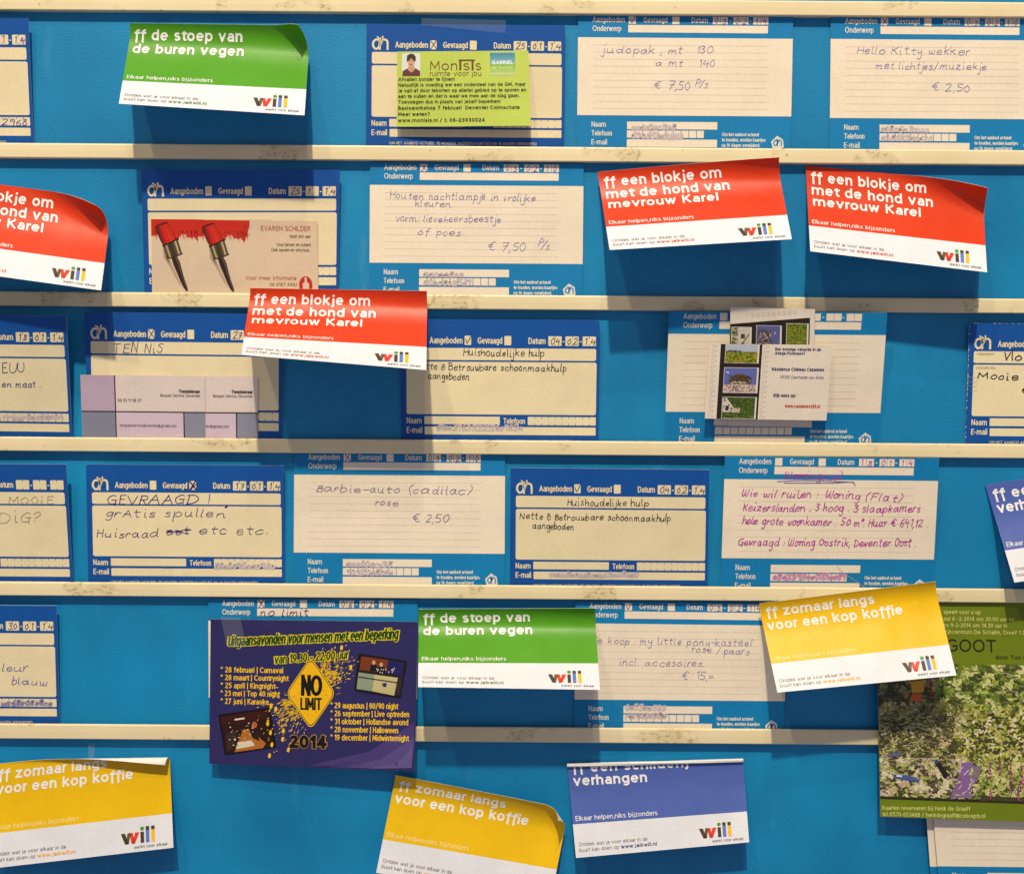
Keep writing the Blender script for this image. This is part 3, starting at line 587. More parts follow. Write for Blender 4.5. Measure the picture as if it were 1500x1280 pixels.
for i in range(46):
    y = rng.choice([rng.uniform(2, 185), rng.gauss(88, 12)]); w = rng.uniform(.4, 1.8); c.poly('worn_edge', [(0.1, y), (w, y+rng.uniform(.2, 1)), (w*.7, y+rng.uniform(1, 3)), (.1, y+rng.uniform(2, 4))], (206, 200, 190), .16)
for i in range(40):
    x = rng.uniform(5, 280); w = rng.uniform(.3, 1.1); c.poly('worn_edge', [(x, .1), (x+rng.uniform(2, 8), .1), (x+rng.uniform(2, 4), w), (x+1, w*.8)], (200, 198, 190), .16)
for i in range(4): c.line('worn_edge', [(2+i, 80+i*7), (8+i*2, 83+i*6), (14, 79+i*7)], .5, (150, 170, 200), .16)
c.finish()

# ------------------------------------------------------------------ row 4
c = dark_card('dark blue notice card with faint pencil capitals and an empty date', [(-194, 678), (97, 680), (108, 866), (-184, 864)], (10, 10, .9, .9))
PENC = (150, 136, 112)
c.write('MOOiE', (12, 739), (80, 737), 6.5, PENC, .9); c.write('NODiG?', (-40, 766), (60, 764), 9.5, PENC, .9); c.finish()
c = dark_card('dark blue notice card titled GEVRAAGD with purple handwriting, in the fourth row', [(126, 680), (416, 682), (417, 866), (129.5, 864)], (4, 4, .9, .9), '170114', 0, 'XX', ink=(60, 20, 110))
PU = (66, 34, 122)
c.write('GEVRAAGD !', (156, 739), (308, 738), 8.2, PU, 1.25); c.write('grAtis spullen', (154, 757), (330, 757), 7, PU, 1.0); c.write("'", (329, 757), (333, 757), 9, PU, 2.6)
c.write('Huisraad', (141, 787), (232, 786), 6.6, PU, 1.1); c.write('eet', (243, 784), (278, 782), 6, PU, 1.2); c.write('~', (243, 781), (280, 777), 3, PU, 1.3); c.write('~', (243, 778), (276, 782), 2, PU, 1.2); c.write('etc etc.', (290, 782), (392, 782), 7, PU, 1.1)
c.smudge(314, 831, 402, 831, LIL, 12); c.finish()
c = light_card('light blue notice card for a pink toy car at 2,50, in the fourth row', [(431, 662), (740, 664), (739, 866), (430, 864)], (1.6, 1.6, 1.2, 1.2), '030210', 'X', ink=(96, 84, 150))
I2 = (104, 96, 156)
c.write('Barbie-auto (cadilac)', (463, 720), (692, 724), 6.3, I2, .9); c.write('rose', (549, 740), (583, 741), 5.5, I2, .9); c.write('\u20ac 2,50', (604, 765), (658, 765), 7.5, I2, .9)
c.smudge(507, 828, 575, 828, LIL, 13); c.smudge(507, 840, 575, 840, LIL, 14); c.finish()
c = dark_card('dark blue household help card in full view, right of the toy car card', [(748, 685), (1039, 688), (1036, 871), (747, 869)], (8, 10, .9, .9), '040214', 'V', ink=(70, 60, 110))
household(c, 153, 219); c.smudge(805, 843, 935, 843, LIL, 15); c.finish()
c = light_card('light blue notice card covered in magenta handwriting about swapping homes', [(1062, 668), (1376, 671), (1365, 875), (1055, 873)], (8, 12, .9, .9), '180114', ink=MAG)
c.write('Woningruil', (1147, 701), (1234, 702), 6.3, MAG, 1.0, join=True, slant=.2); c.line('underline', [(78, 36), (120, 34), (190, 36)], 1.0, (70, 50, 150), .22); c.line('underline', [(88, 38), (150, 37.5), (186, 36), (192, 41)], 1.0, (70, 50, 150), .22)
for t, a, b in (('Wie wil ruilen :', (1086, 727), (1198, 729)), ('Woning', (1208, 729), (1260, 731)), ('(Flat)', (1266, 733), (1322, 735)), ('Keizerslanden . 3 hoog . 3 slaapkamers', (1088, 748), (1348, 750)), ('hele grote woonkamer . 50 m\u00b2. Huur \u20ac 641,12 .', (1087, 767), (1358, 772)), ('Gevraagd : Woning Oostrik, Deventer Oost .', (1080, 799), (1341, 800))):
    c.write(t, a, b, 6.4, MAG, 1.15, join=True, slant=.2, seed=5)
c.smudge(1132, 846, 1238, 847, (212, 150, 190), 16)
c.line('crease', [(170, 158), (182, 168), (206, 183), (218, 192)], .7, (190, 176, 150), .22); c.finish()

# ------------------------------------------------------------------ row 5
c = dark_card('dark blue notice card dated 30-01-14, lowest at the left edge', [(-208, 885), (83, 887), (88, 1070), (-202, 1068)], (5, 5, .9, .9), '300114', ink=(70, 60, 110))
c.write('kleur', (-8, 983), (42, 982), 6.5, INK, 1.0); c.write('blauw', (17, 1002), (69, 1003), 6, INK, 1.0); c.smudge(2, 1031, 76, 1031, (150, 140, 176), 17); c.finish()
c = light_card('light blue notice card titled no limit, mostly hidden behind the dark purple party flyer', [(305, 876), (612, 878), (611, 1078), (306, 1076)], (1.6, 1.6, 1.2, 1.2), '060214', 'X', ink=(52, 40, 110))
c.write('no limit', (381, 902), (452, 901), 6, (66, 44, 110), 1.2); c.finish()
c = light_card('light blue notice card offering a toy castle for 15, behind the lower green flyer', [(843, 880), (1152, 884), (1149, 1080), (841, 1078)], (1.6, 1.6, 1.2, 1.2), '030214', 'V')
c.write('Te koop : my little pony-kasteel', (866, 942), (1102, 946), 6, INK, .7); c.write('rose / paars', (1013, 955), (1098, 958), 6, INK, .7); c.write('incl. accesoires.', (907, 974), (1031, 976), 6, INK, .7); c.write('\u20ac 15,=', (998, 995), (1045, 995), 7, INK, .7)
c.smudge(916, 1038, 975, 1038, LIL, 18); c.smudge(916, 1050, 975, 1050, LIL, 19); c.finish()
c = light_card('blank lined light blue notice card below the garden flyer, front one of its stack', [(1361, 1124), (1672, 1127), (1686, 1325), (1378, 1322)], (7, 8, 4, 4)); c.finish()
c = light_card('notice card below the garden flyer showing only its left edge behind a lined card', [(1352, 1126), (1660, 1128), (1674, 1324), (1366, 1322)], (5.5, 6.5, 2, 2)); c.finish()

# ------------------------------------------------------------------ business cards
c = Sheet('business_card', 'lime green business card with a small portrait photo, on a dark blue notice card', 'business card', [(582, 76), (774, 74.5), (777.5, 184.5), (581, 186)], (193, 110), (4.8, 7, 12, 6), face=(188, 206, 88), fine=8)
c.rect('portrait_photo', 7, 3, 34, 36, (222, 222, 226)); H_ = (62, 44, 36)
c.poly('portrait_photo', [(7.5, 36), (8, 29), (13, 26), (17, 24), (25, 24), (29, 26), (33.6, 29), (33.8, 36)], (98, 52, 44), .14)
c.poly('portrait_photo', [(16.5, 21), (25, 21), (26, 27), (21, 31), (15.5, 27)], (196, 150, 122), .18); c.poly('portrait_photo', [(20.5+5.2*math.cos(t*.5236), 14.5+8*math.sin(t*.5236)) for t in range(12)], (204, 158, 130), .22)
c.poly('portrait_photo', [(14, 14), (14.5, 6), (19, 3.6), (24, 4), (27.3, 8), (27, 14), (25.6, 15), (25, 9.5), (20, 8.6), (16.4, 10), (15.6, 15)], H_, .26)
c.line('portrait_photo', [(18.5, 18.6), (20.5, 19.5), (22.8, 18.6)], .6, (130, 70, 60), .3); c.rect('portrait_photo', 17.6, 12.6, 19.4, 13.4, H_, .3); c.rect('portrait_photo', 21.8, 12.6, 23.6, 13.4, H_, .3)
MB = (112, 62, 42)
c.text('logo', 'Mon', 48, 28, 13.5, MB, x1=88, wt=.1); c.text('logo', 's', 97, 28, 13.5, MB, x1=106, wt=.1); c.text('logo', 's', 115, 28, 13.5, MB, x1=123, wt=.1); c.rect('logo', 90, 12.5, 114, 14.6, MB, .16); c.rect('logo', 91, 14, 94, 28, MB, .16); c.rect('logo', 109, 14, 112, 28, MB, .16)
c.text('logo', 'ruimte voor jou', 48, 36.5, 7.6, MB, x1=123, wt=.1)
for i in range(8):
    t = i/7; a = 136+.3; c.rect('badge', a, 3+i*4.1, 173, 7.15+i*4.1, tuple(np.array((66, 140, 168))*(1-t)+np.array((196, 214, 210))*t) if i < 4 else tuple(np.array((120, 176, 48))*(1-(t-.5)*1.8)+np.array((196, 210, 150))*(t-.5)*1.8), .1)
c.text('badge', 'GABRIEL', 139, 20, 5.6, (230, 240, 240), x1=170, bold=.04, h=.16); c.text('badge', 'METHODE', 138, 28, 5.6, (190, 220, 130), x1=170, bold=.02, h=.16)
for t, x1, y, b in (('Afvallen zonder te lijnen!', 84, 43.5, .02), ('Natuurlijk is voeding wel een onderdeel van de GM, maar', 188, 51.7, .02), ('je valt af door tekorten op allerlei gebied op te sporen en', 188, 60, .02), ('aan te vullen en dat is waar we mee aan de slag gaan.', 178, 68.2, .02), ('Toevoegen dus in plaats van jezelf beperken!', 150, 76.5, .02), ('Basisworkshop 7 februari  Deventer Colmschate', 178, 85.5, .05), ('Meer weten?', 48, 94.5, .05), ('www.monisis.nl / t. 06-23930024', 127, 103.5, .05)):
    c.text('lettering', t, 2, y, 5.4, (52, 58, 30) if b < .05 else (58, 66, 30), x1=x1, bold=b, res=1)
c.finish()
def paint_card(label, corners, depth):
    c = Sheet('business_card', label, 'business card', corners, (178, 112), depth, face=(224, 200, 174), fine=10, group='paintbrush business cards')
    R1 = (206, 40, 22); edge = [(0.2, .2), (75, .2)]
    r = random.Random(4); pts = []
    for i in range(76):
        x = 77-i*1.03; y = 27+5*math.sin(i*.14+1)+2.5*math.sin(i*.37)+r.uniform(-1.2, 1.2)
        pts.append((x, min(y, (77.5-x)*3.2+6)))
    V = []; Fc = []
    for i, (x, y) in enumerate(pts): V += [(x, .2), (x, y)]
    Fc = [(2*i, 2*i+1, 2*i+3, 2*i+2) for i in range(len(pts)-1)]
    c.add('brush_picture', np.array(V), Fc, R1, .08)
    for i in range(70):
        x = r.uniform(1, 74); y = 29+r.uniform(-4, 3.5); w = r.uniform(.6, 2.0); c.poly('brush_picture', [(x, 16), (x+w, 16), (x+w+r.uniform(-1, 1.5), y)], r.choice([(200, 44, 28), (204, 58, 38), R1, R1]), .1)
    for i in range(24): x = r.uniform(70, 80); y = r.uniform(2, 22); c.poly('brush_picture', [(68, y), (68, y+1), (x, y+r.uniform(-1, 2))], r.choice([(200, 60, 40), R1]), .1)
    T = lambda p: [(6+a*.82, 4+b*.82) for a, b in p]
    def across(q0, q1, q2, q3, cols, h):                               # a band of tones from one long edge to the other
        n = len(cols); M = lambda a, b, t: (a[0]+(b[0]-a[0])*t, a[1]+(b[1]-a[1])*t)
        for k, col in enumerate(cols): c.poly('brush_picture', T([M(q0, q1, k/n), M(q0, q1, (k+1)/n), M(q3, q2, (k+1)/n), M(q3, q2, k/n)]), col, h+.002*k)
    c.poly('brush_picture', T([(-1, 10), (1, 6), (9, 3), (20, 0), (24, 2), (40, 32), (15, 42), (10, 35)]), (92, 24, 18), .13)
    across((4, 8), (24, 2), (39, 29), (15, 40), [(150, 22, 14), (196, 28, 14), (222, 34, 14), (226, 44, 20), (214, 36, 16), (188, 44, 28)], .15)
    for i in range(16): t = r.uniform(0, 1); x = 6+17*t; c.line('brush_picture', T([(x, 7-4*t), (x+5.5, 18-5*t), (x+11+4*t, 38-9*t)]), .35, r.choice([(170, 24, 14), (238, 70, 40), (140, 18, 14)]), .175)
    across((14, 41), (40, 29), (48, 55), (22, 64), [(84, 70, 46), (176, 158, 116), (74, 62, 40), (58, 48, 30), (66, 54, 34), (90, 76, 50), (188, 168, 124), (80, 64, 42)], .18)
    c.line('brush_picture', T([(13.5, 41.5), (27, 36), (41, 29)]), 2.2, (34, 20, 16), .21); c.line('brush_picture', T([(21.5, 63.5), (34, 60.5), (48.5, 54.5)]), 1.2, (52, 42, 30), .21)
    L_ = [(28, 61), (32, 74), (39, 90), (45, 104), (50, 114), (55, 120)]; R_ = [(38, 58.5), (44, 70), (47.5, 84), (52, 100), (56.5, 112), (58, 119)]
    for k, col in enumerate([(66, 44, 40), (44, 28, 28), (40, 26, 26), (54, 36, 34), (104, 78, 72), (60, 42, 40)]):
        A_ = [(a[0]+(b[0]-a[0])*k/6, a[1]+(b[1]-a[1])*k/6) for a, b in zip(L_, R_)]; B_ = [(a[0]+(b[0]-a[0])*(k+1)/6, a[1]+(b[1]-a[1])*(k+1)/6) for a, b in zip(L_, R_)]
        c.add('brush_picture', np.array(T(A_)+T(B_)), [(m, m+1, m+7, m+6) for m in range(5)], col, .2)
    c.poly('brush_picture', T([(12, 36), (18, 62), (26, 66), (34, 84), (48, 114), (40, 104), (24, 76), (14, 62)]), (190, 164, 140), .09)
    RD = (178, 62, 36); BK = (76, 60, 50)
    c.text('lettering', 'EVAREN SCHILDER', 94, 14.5, 6.8, RD, x1=168, wt=.1); c.text('lettering', 'biedt zich aan', 168, 24.5, 4.6, BK, align='r', res=1); c.text('lettering', 'Voor binnen en buiten!', 168, 36.5, 4.6, BK, align='r', res=1); c.text('lettering', 'Ook sausen en structuur...', 168, 44, 4.6, BK, align='r', res=1)
    c.text('lettering#2', 'Voor meer informatie', 70, 85, 5.6, (200, 90, 64), x1=146, res=1); c.text('lettering#2', '06 4187 4992', 106, 94, 5, (130, 112, 100), x1=147, res=1)
    c.poly('emblem', [(159.5+10*math.cos(t*.314), 92+12.5*math.sin(t*.314)) for t in range(20)], (198, 40, 30), .14)
    c.poly('emblem', [(158, 81), (161, 81), (161.5, 88), (164.5, 90), (164.5, 102), (155.5, 102), (155, 90), (158, 88)], (222, 200, 182), .18)
    c.finish()
paint_card('paintbrush business card partly hidden under its twin, the left one of the two', [(221.5, 321), (397, 322), (398, 437), (223, 436)], (4.8, 4.8, 1.2, 1.2))
paint_card('paintbrush business card with its text showing, lying over its twin', [(290, 322), (464.5, 324), (466.5, 438), (290.5, 437)], (5.4, 5.4, 1.7, 1.7))
def tennis_card(label, corners, depth):
    c = Sheet('business_card', label, 'business card', corners, (183, 112), depth, face=(226, 210, 206), fine=10, group='tennis teacher business cards')
    k = (40, 34, 36)
    c.rect('colour_block#1', .2, .2, 49.5, 57, (188, 166, 190)); c.rect('colour_block#2', .2, 58.5, 49.5, 111, (134, 136, 158)); c.rect('colour_block#3', 51, 58.5, 150.5, 111, (214, 194, 212)); c.rect('colour_block#4', 152, 58.5, 182.8, 111, (140, 142, 162))
    c.rect('rule_line', 49.6, .2, 51.2, 111.5, k, .16); c.rect('rule_line', .2, 57, 182.8, 58.8, k, .17); c.rect('rule_line', 150.4, 58.5, 152.2, 111.5, k, .16)
    c.text('lettering', 'Tennisleraar', 176, 27, 5.2, k, align='r', bold=.05, res=1, cond=.92); c.text('lettering', 'Bespan Service Deventer', 117, 33.4, 4.6, (96, 84, 84), x1=176, res=1)
    c.text('lettering#2', '06 53 11 08 57', 54, 42, 4.8, (80, 70, 70), x1=89, res=1); c.text('lettering#3', 'bespanservicedeventer@gmail.com', 56, 82, 5, (70, 60, 66), x1=140, res=1)
    c.finish()
tennis_card('tennis teacher business card tucked under its twin, the right one of the two', [(195, 550.5), (377.5, 551.5), (378, 655), (199, 653)], (4.4, 4.2, 1.3, 1.3))
tennis_card('tennis teacher business card with a lilac left block, lying over its twin', [(117.5, 549), (300, 551), (301.5, 654), (121.5, 652)], (5.2, 4.9, 1.7, 1.7))
def leaves(c, part, x0, y0, x1, y1, n, cols, r, size, h=.16, clump=False):
    """n small pointed leaves scattered over a rectangle of a printed picture"""
    groups = {}
    for i in range(n):
        x = r.uniform(x0, x1); y = r.uniform(y0, y1); a = r.uniform(0, 6.28); L = size*r.uniform(.45, 1.25); w = L*r.uniform(.28, .55); ca, sa = math.cos(a), math.sin(a)
        p = [(x+u*ca-v*sa, y+(u*sa+v*ca)*.8) for u, v in ((-L, 0), (-L*.3, w), (L*.4, w*.8), (L, 0), (L*.4, -w*.8), (-L*.3, -w))]
        p = [(min(max(q, x0), x1), min(max(t, y0), y1)) for q, t in p]
        if clump:                                 # neighbouring leaves share their tone, so the picture has light and dark clumps
            o = sorted(cols, key=sum); q = .5+.21*math.sin(x/6.1+1.7*math.sin(y/9.0))+.2*math.sin(y/5.2+1.9*math.sin(x/7.7)+x/19)+r.gauss(0, .24)
            groups.setdefault(o[min(len(o)-1, max(0, int(q*len(o))))], []).append(p); continue
        groups.setdefault(r.choice(cols), []).append(p)
    items = list(groups.items())
    for lay in range(3):
        for j, (col, ps) in enumerate(items):
            V = []; Fc = []; k = 0
            for p in ps[lay::3]: V += [(q, t, r.uniform(0, .006)) for q, t in p]; Fc += [(k, k+1, k+2), (k, k+2, k+3), (k, k+3, k+4), (k, k+4, k+5)]; k += 6
            if V: c.add(part, np.array(V), Fc, col, h+.01*(lay*len(items)+j)*.8)
def film(c, part, x, y, w, h_, kind, r):
    c.rect(part, x, y, x+w, y+h_, (226, 222, 214), .12); x += .6; y += .6; w -= 3; h_ -= 1.4
    G = [(70, 100, 20), (130, 140, 30), (170, 160, 40), (90, 120, 30), (50, 76, 18)]
    if kind == 'field':
        c.rect(part, x, y, x+w, y+h_*.4, (176, 186, 206), .15); c.rect(part, x, y+h_*.38, x+w, y+h_, (128, 140, 34), .15); leaves(c, part, x, y+h_*.4, x+w, y+h_, 510, G+[(206, 176, 40)], r, 1.62, .18); leaves(c, part, x, y+h_*.3, x+w*.5, y+h_*.42, 54, [(40, 50, 24)], r, 1.62, .18)
    if kind == 'house':
        c.rect(part, x, y, x+w, y+h_*.7, (96, 104, 176), .15); c.rect(part, x, y+h_*.68, x+w, y+h_, (212, 186, 176), .15)
        c.poly(part, [(x+w*.15, y+h_*.55), (x+w*.35, y+h_*.25), (x+w*.62, y+h_*.25), (x+w*.8, y+h_*.55)], (102, 74, 50), .18); c.rect(part, x+w*.2, y+h_*.5, x+w*.85, y+h_*.75, (196, 180, 160), .17); leaves(c, part, x+w*.15, y+h_*.3, x+w*.85, y+h_*.68, 120, [(60, 50, 34), (84, 66, 44), (50, 58, 30)], r, 2.00, .2)
        leaves(c, part, x, y+h_*.72, x+w, y+h_*.98, 180, [(140, 60, 50), (230, 226, 222), (90, 70, 60), (60, 80, 120)], r, 1.25, .2); leaves(c, part, x+w*.05, y+h_*.15, x+w*.2, y+h_*.22, 4, [(230, 230, 236)], r, 2.00, .2)
    if kind == 'villa':
        c.rect(part, x, y, x+w, y+h_, (64, 84, 26), .15); leaves(c, part, x, y, x+w, y+h_, 450, [(60, 86, 20), (40, 60, 16), (110, 130, 40), (84, 104, 30)], r, 2.00, .17)
        c.poly(part, [(x, y+h_*.08), (x+w*.12, y+h_*.02), (x+w*.36, y+h_*.5), (x+w*.36, y+h_*.68), (x, y+h_*.74)], (212, 204, 196), .24); c.line(part, [(x+w*.13, y), (x+w*.38, y+h_*.5)], .9, (60, 44, 36), .28, smooth=False); c.rect(part, x+w*.1, y+h_*.4, x+w*.2, y+h_*.62, (50, 42, 40), .27); c.rect(part, x+w*.3, y+h_*.5, x+w*.55, y+h_*.72, (196, 180, 168), .26)
    if kind == 'gable':
        c.rect(part, x, y, x+w, y+h_, (206, 196, 184), .15); leaves(c, part, x, y, x+w*.35, y+h_, 120, [(90, 110, 30), (60, 80, 20), (130, 140, 60)], r, 2.00, .17); c.line(part, [(x+w*.45, y+h_*.9), (x+w*.95, y+h_*.3)], 1.4, (84, 60, 46), .2, smooth=False); c.rect(part, x+w*.5, y+h_*.3, x+w*.72, y+h_*.5, (80, 64, 54), .2); c.rect(part, x+w*.52, y+h_*.7, x+w*.7, y+h_, (80, 104, 40), .2)
    if kind == 'tower':
        c.rect(part, x, y, x+w, y+h_, (92, 98, 158), .15); leaves(c, part, x+w*.05, y+h_*.15, x+w*.65, y+h_, 270, [(70, 60, 40), (120, 96, 70), (190, 170, 150), (50, 56, 34)], r, 2.12, .18); leaves(c, part, x+w*.75, y+h_*.2, x+w*.82, y+h_*.4, 4, [(228, 228, 236)], r, 1.50, .2)
    if kind == 'bush':
        c.rect(part, x, y, x+w, y+h_, (120, 132, 40), .15); leaves(c, part, x, y, x+w, y+h_, 360, G, r, 1.88, .18)
def strip_rules(c, x, y0, y1):
    for q in (x, x+2.5): c.rect('film_strip', q, y0, q+.5, y1, (186, 172, 160), .12, fine=60)
    y = y0+2
    while y < y1-2: c.rect('film_strip', x+4.5, y, x+7, y+1.2, (196, 184, 172), .12); y += 7.5
CARDP = (230, 218, 206); FB = (38, 26, 24)
def back_card(label, corners, depth, art):
    c = Sheet('business_card', label, 'business card', corners, (122, 176), depth, face=CARDP, fine=12, group='holiday photo cards', thick=.3)
    if art:
        r = random.Random(9)
        c.poly('film_strip', [(.2, 25), (121.8, 13), (121.8, 75), (.2, 80)], FB, .08)
        film(c, 'film_strip', 2, 29, 31, 34, 'gable', r); film(c, 'film_strip', 40, 26, 39, 40, 'tower', r); film(c, 'film_strip', 86, 22, 34, 40, 'bush', r)
        for i in range(9): c.rect('film_strip', 32+i*8, 8.5-i*.7, 37+i*8, 13.5-i*.7, (216, 204, 192), .1)
    c.finish()
back_card('cream holiday card at the very back of its stack, showing only narrow edges', [(1074, 448), (1194, 453), (1189, 626), (1069, 624)], (14.9, 15.4, 4.5, 4.5), False)
back_card('cream holiday card second from the back of its stack, poking out on the right', [(1077, 451), (1193, 455), (1187, 622), (1045, 622)], (15.6, 16.0, 5.3, 5.3), False)
back_card('upright holiday card with sideways film frames, showing above the wide front card', [(1070, 450), (1187, 453), (1183, 622), (1067, 624)], (16.3, 16.7, 6.2, 6.2), True)
c = Sheet('business_card', 'wide holiday card with a black film strip of three photos, front of its stack', 'business card', [(1039, 503.5), (1219, 505.5), (1210.5, 616), (1032.5, 613)], (180, 112), (15, 15.5, 11, 11), face=CARDP, fine=10, group='holiday photo cards', thick=.3)
r_ = random.Random(12)
c.rect('film_strip', 17, .2, 78, 111.8, FB, .08)
film(c, 'film_strip', 24, .6, 50, 28, 'field', r_); film(c, 'film_strip', 24, 35, 51, 38, 'house', r_); film(c, 'film_strip', 24, 79, 51, 32.6, 'villa', r_)
strip_rules(c, 81, .5, 111.5); strip_rules(c, 5, .5, 111.5)
NB = (60, 58, 108)
c.text('lettering', 'Een zonnige vakantie in de', 97, 9, 4.4, NB, x1=164, bold=.04, res=1); c.text('lettering', 'Ariege-Pyrenees?', 97, 15, 4.4, NB, x1=141, bold=.04, res=1); c.text('lettering', 'R\u00e9sidence Ch\u00e2teau Cazaleres', 94, 39, 4.8, NB, x1=171, bold=.03, res=1)
c.text('lettering', '09350 Daumazan-sur-Arize', 107, 50.5, 4.6, (110, 106, 140), x1=171, res=1); c.text('lettering', 'Kijk eens op:', 99, 78, 5, NB, x1=132, bold=.03, res=1); c.text('lettering', 'www.cazaleres125.nl', 117, 93.5, 4.8, (196, 64, 40), x1=169, bold=.05, res=1)
c.finish()

# ------------------------------------------------------------------ dark purple party flyer
def party():
    Wd, Hd = 304, 217; BG = (44, 42, 98); Y = (250, 202, 20); G = (24, 70, 30); K = (16, 14, 18)
    c = Sheet('flyer', 'dark purple party flyer with a yellow diamond sign, taped over the lowest rail', 'flyer', [(308.5, 906.5), (612, 910.5), (607, 1129.5), (306.5, 1118)], (Wd, Hd), (5.6, 6.2, 13, 8), face=BG, fine=8, thick=.3, rough=.4)
    k = 1500/320.; P = lambda x, y: tuple(c.px(300+x/k, 895+y/k))       # positions read off the photograph, moved onto the card
    r = random.Random(21)
    for i, (x0, y0, x1, y1, col) in enumerate(((700, 1060, 1440, 760, (70, 58, 122)), (850, 1075, 1440, 860, (84, 72, 134)), (1100, 1080, 1425, 930, (98, 84, 142)))):
        a = P(x0, y0); b = P(x1, y1); d = P(1420, 1075); c.poly('swoosh', [a, ((a[0]+b[0])/2+14, (a[1]+b[1])/2+10), b, d], col, .05+.02*i)
    for i in range(5):
        q = [P(780+40*i+300*math.cos(t*.3), 900+170*math.sin(t*.3)) for t in range(3, 10)]; c.line('swoosh', [(min(max(a, 1), Wd-1), min(max(b, 1), Hd-1)) for a, b in q], .5, (58, 50, 110), .13)
    def outlined(t, x0, y0, x1, y1, cap):
        a = P(x0, y0); b = P(x1, y1)
        c.text('headline', t, a[0], a[1]+1.2, cap+1.2, (222, 204, 30), x1=b[0], y1=b[1]+1.2, wt=.30, slant=.18, h=.12); c.text('headline', t, a[0]+1.6, a[1], cap-1, G, x1=b[0]-1.6, y1=b[1], wt=.15, slant=.18, h=.2)
    outlined('Uitgaansavonden voor mensen met een beperking', 150, 240, 1335, 190, 17); outlined('van 19.30 - 22.00 uur', 470, 360, 995, 325, 14)
    for i, t in enumerate(('* 28 februari | Carnaval', '* 28 maart | Countrynight', '* 25 april | Kingnight', '* 23 mei | Top 40 night', '* 27 juni | Karaoke')):
        a = P(110, 418+i*54); b = P((538, 578, 487, 517, 440)[i], 425+i*54); c.text('programme#2', t, a[0], a[1], 8.3, Y, x1=b[0], y1=b[1], bold=.012)
    for i, t in enumerate(('* 29 augustus | 80/90 night', '* 26 september | Live optreden', '* 31 oktober | Hollandse avond', '* 28 november | Halloween', '* 19 december | Midwinternight')):
        a = P(864, 664+i*55); b = P((1330, 1404, 1397, 1328, 1404)[i], 672+i*55); c.text('programme#1', t, a[0], a[1], 8.6, Y, x1=b[0], y1=b[1], bold=.01)
    # paint splatter thrown out of the sign
    V = []; Fc = []; q = 0
    for i in range(520):
        up_ = r.random() < .5; ang = (r.gauss(-42, 17) if up_ else r.gauss(142, 17)); ra = 140+abs(r.gauss(0, 90))*(1 if r.random() < .8 else 1.7)
        x = 728+ra*math.cos(math.radians(ang)); y = 562+ra*1.15*math.sin(math.radians(ang)); L = r.uniform(3, 24)*(1.2-min(ra, 400)/500); w = r.uniform(1.2, 4.5)
        if not (70 < x < 1400 and 90 < y < 1040): continue
        t = math.radians(ang+r.gauss(0, 14)); dx, dy = math.cos(t), math.sin(t)
        V += [P(x-dx*L, y-dy*L), P(x-dy*w, y+dx*w), P(x+dx*L, y+dy*L), P(x+dy*w, y-dx*w)]; Fc.append((q, q+1, q+2, q+3)); q += 4
    c.add('splatter', np.array(V), Fc, Y, .17)
    for x, y in ((433, 770), (452, 832), (462, 915), (445, 990), (575, 950), (540, 820), (535, 878), (1003, 385), (940, 250), (488, 670), (456, 648)):
        a = P(x, y); c.poly('splatter', [(a[0]-1.5, a[1]-3), (a[0]+1.2, a[1]-4), (a[0]+2.2, a[1]), (a[0]+.5, a[1]+4), (a[0]-2.4, a[1]+2)], Y, .31)
    def diamond(s, rgb, h):
        cx, cy = 728, 562; v = [(0, -1), (1, 0), (0, 1), (-1, 0)]; pts = []
        for i in range(4):
            p0 = np.array(v[i]); pm = np.array(v[i-1]); pn = np.array(v[(i+1) % 4])
            for t in np.linspace(0, 1, 7): e = .17; a = p0+(pm-p0)*e; b = p0+(pn-p0)*e; m = (1-t)**2*a+2*t*(1-t)*p0+t*t*b; pts.append(P(cx+m[0]*172*s, cy+m[1]*252*s))
        c.poly('diamond_sign', pts, rgb, h)
    diamond(1.0, Y, .2); diamond(.965, K, .23); diamond(.935, (244, 190, 14), .26)
    a = P(660, 578); b = P(806, 582); c.text('diamond_sign', 'NO', a[0], a[1], 31, K, x1=b[0], y1=b[1], wt=.17, h=.31); a = P(656, 675); b = P(804, 678); c.text('diamond_sign', 'LIMIT', a[0], a[1], 18, K, x1=b[0], y1=b[1], wt=.15, h=.31)
    for i in range(60):
        x, y = r.uniform(600, 860), r.uniform(420, 720)
        if abs(x-728)/172+abs(y-562)/252 > .85: continue
        a = P(x, y); s = r.uniform(.3, .9); c.poly('diamond_sign', [(a[0]-s, a[1]), (a[0], a[1]-s*1.2), (a[0]+s*.7, a[1]+.2), (a[0], a[1]+s)], (70, 54, 20), .33)
    a = P(580, 938); b = P(838, 942); c.text('year', '2014', a[0]-.8, a[1]+.8, 21, (196, 150, 60), x1=b[0]+.8, y1=b[1]+.8, wt=.33, h=.2); c.text('year', '2014', a[0]+.2, a[1], 19.4, (24, 16, 18), x1=b[0]-.2, y1=b[1], wt=.26, h=.3)
    def quad(part, pts, rgb, h, rr=0): c.poly(part, [P(*p) for p in pts], rgb, h)
    A = 'photo#1'                                                        # bar counter
    quad(A, [(1065, 290), (1385, 340), (1388, 352), (1345, 596), (1332, 598), (1030, 548), (1026, 536), (1055, 296)], (26, 16, 20), .12)
    quad(A, [(1075, 308), (1372, 352), (1340, 580), (1042, 534)], (40, 30, 60), .15)
    quad(A, [(1075, 308), (1258, 334), (1250, 420), (1062, 402)], (122, 58, 20), .18); quad(A, [(1258, 334), (1368, 352), (1345, 440), (1250, 420)], (34, 32, 96), .18)
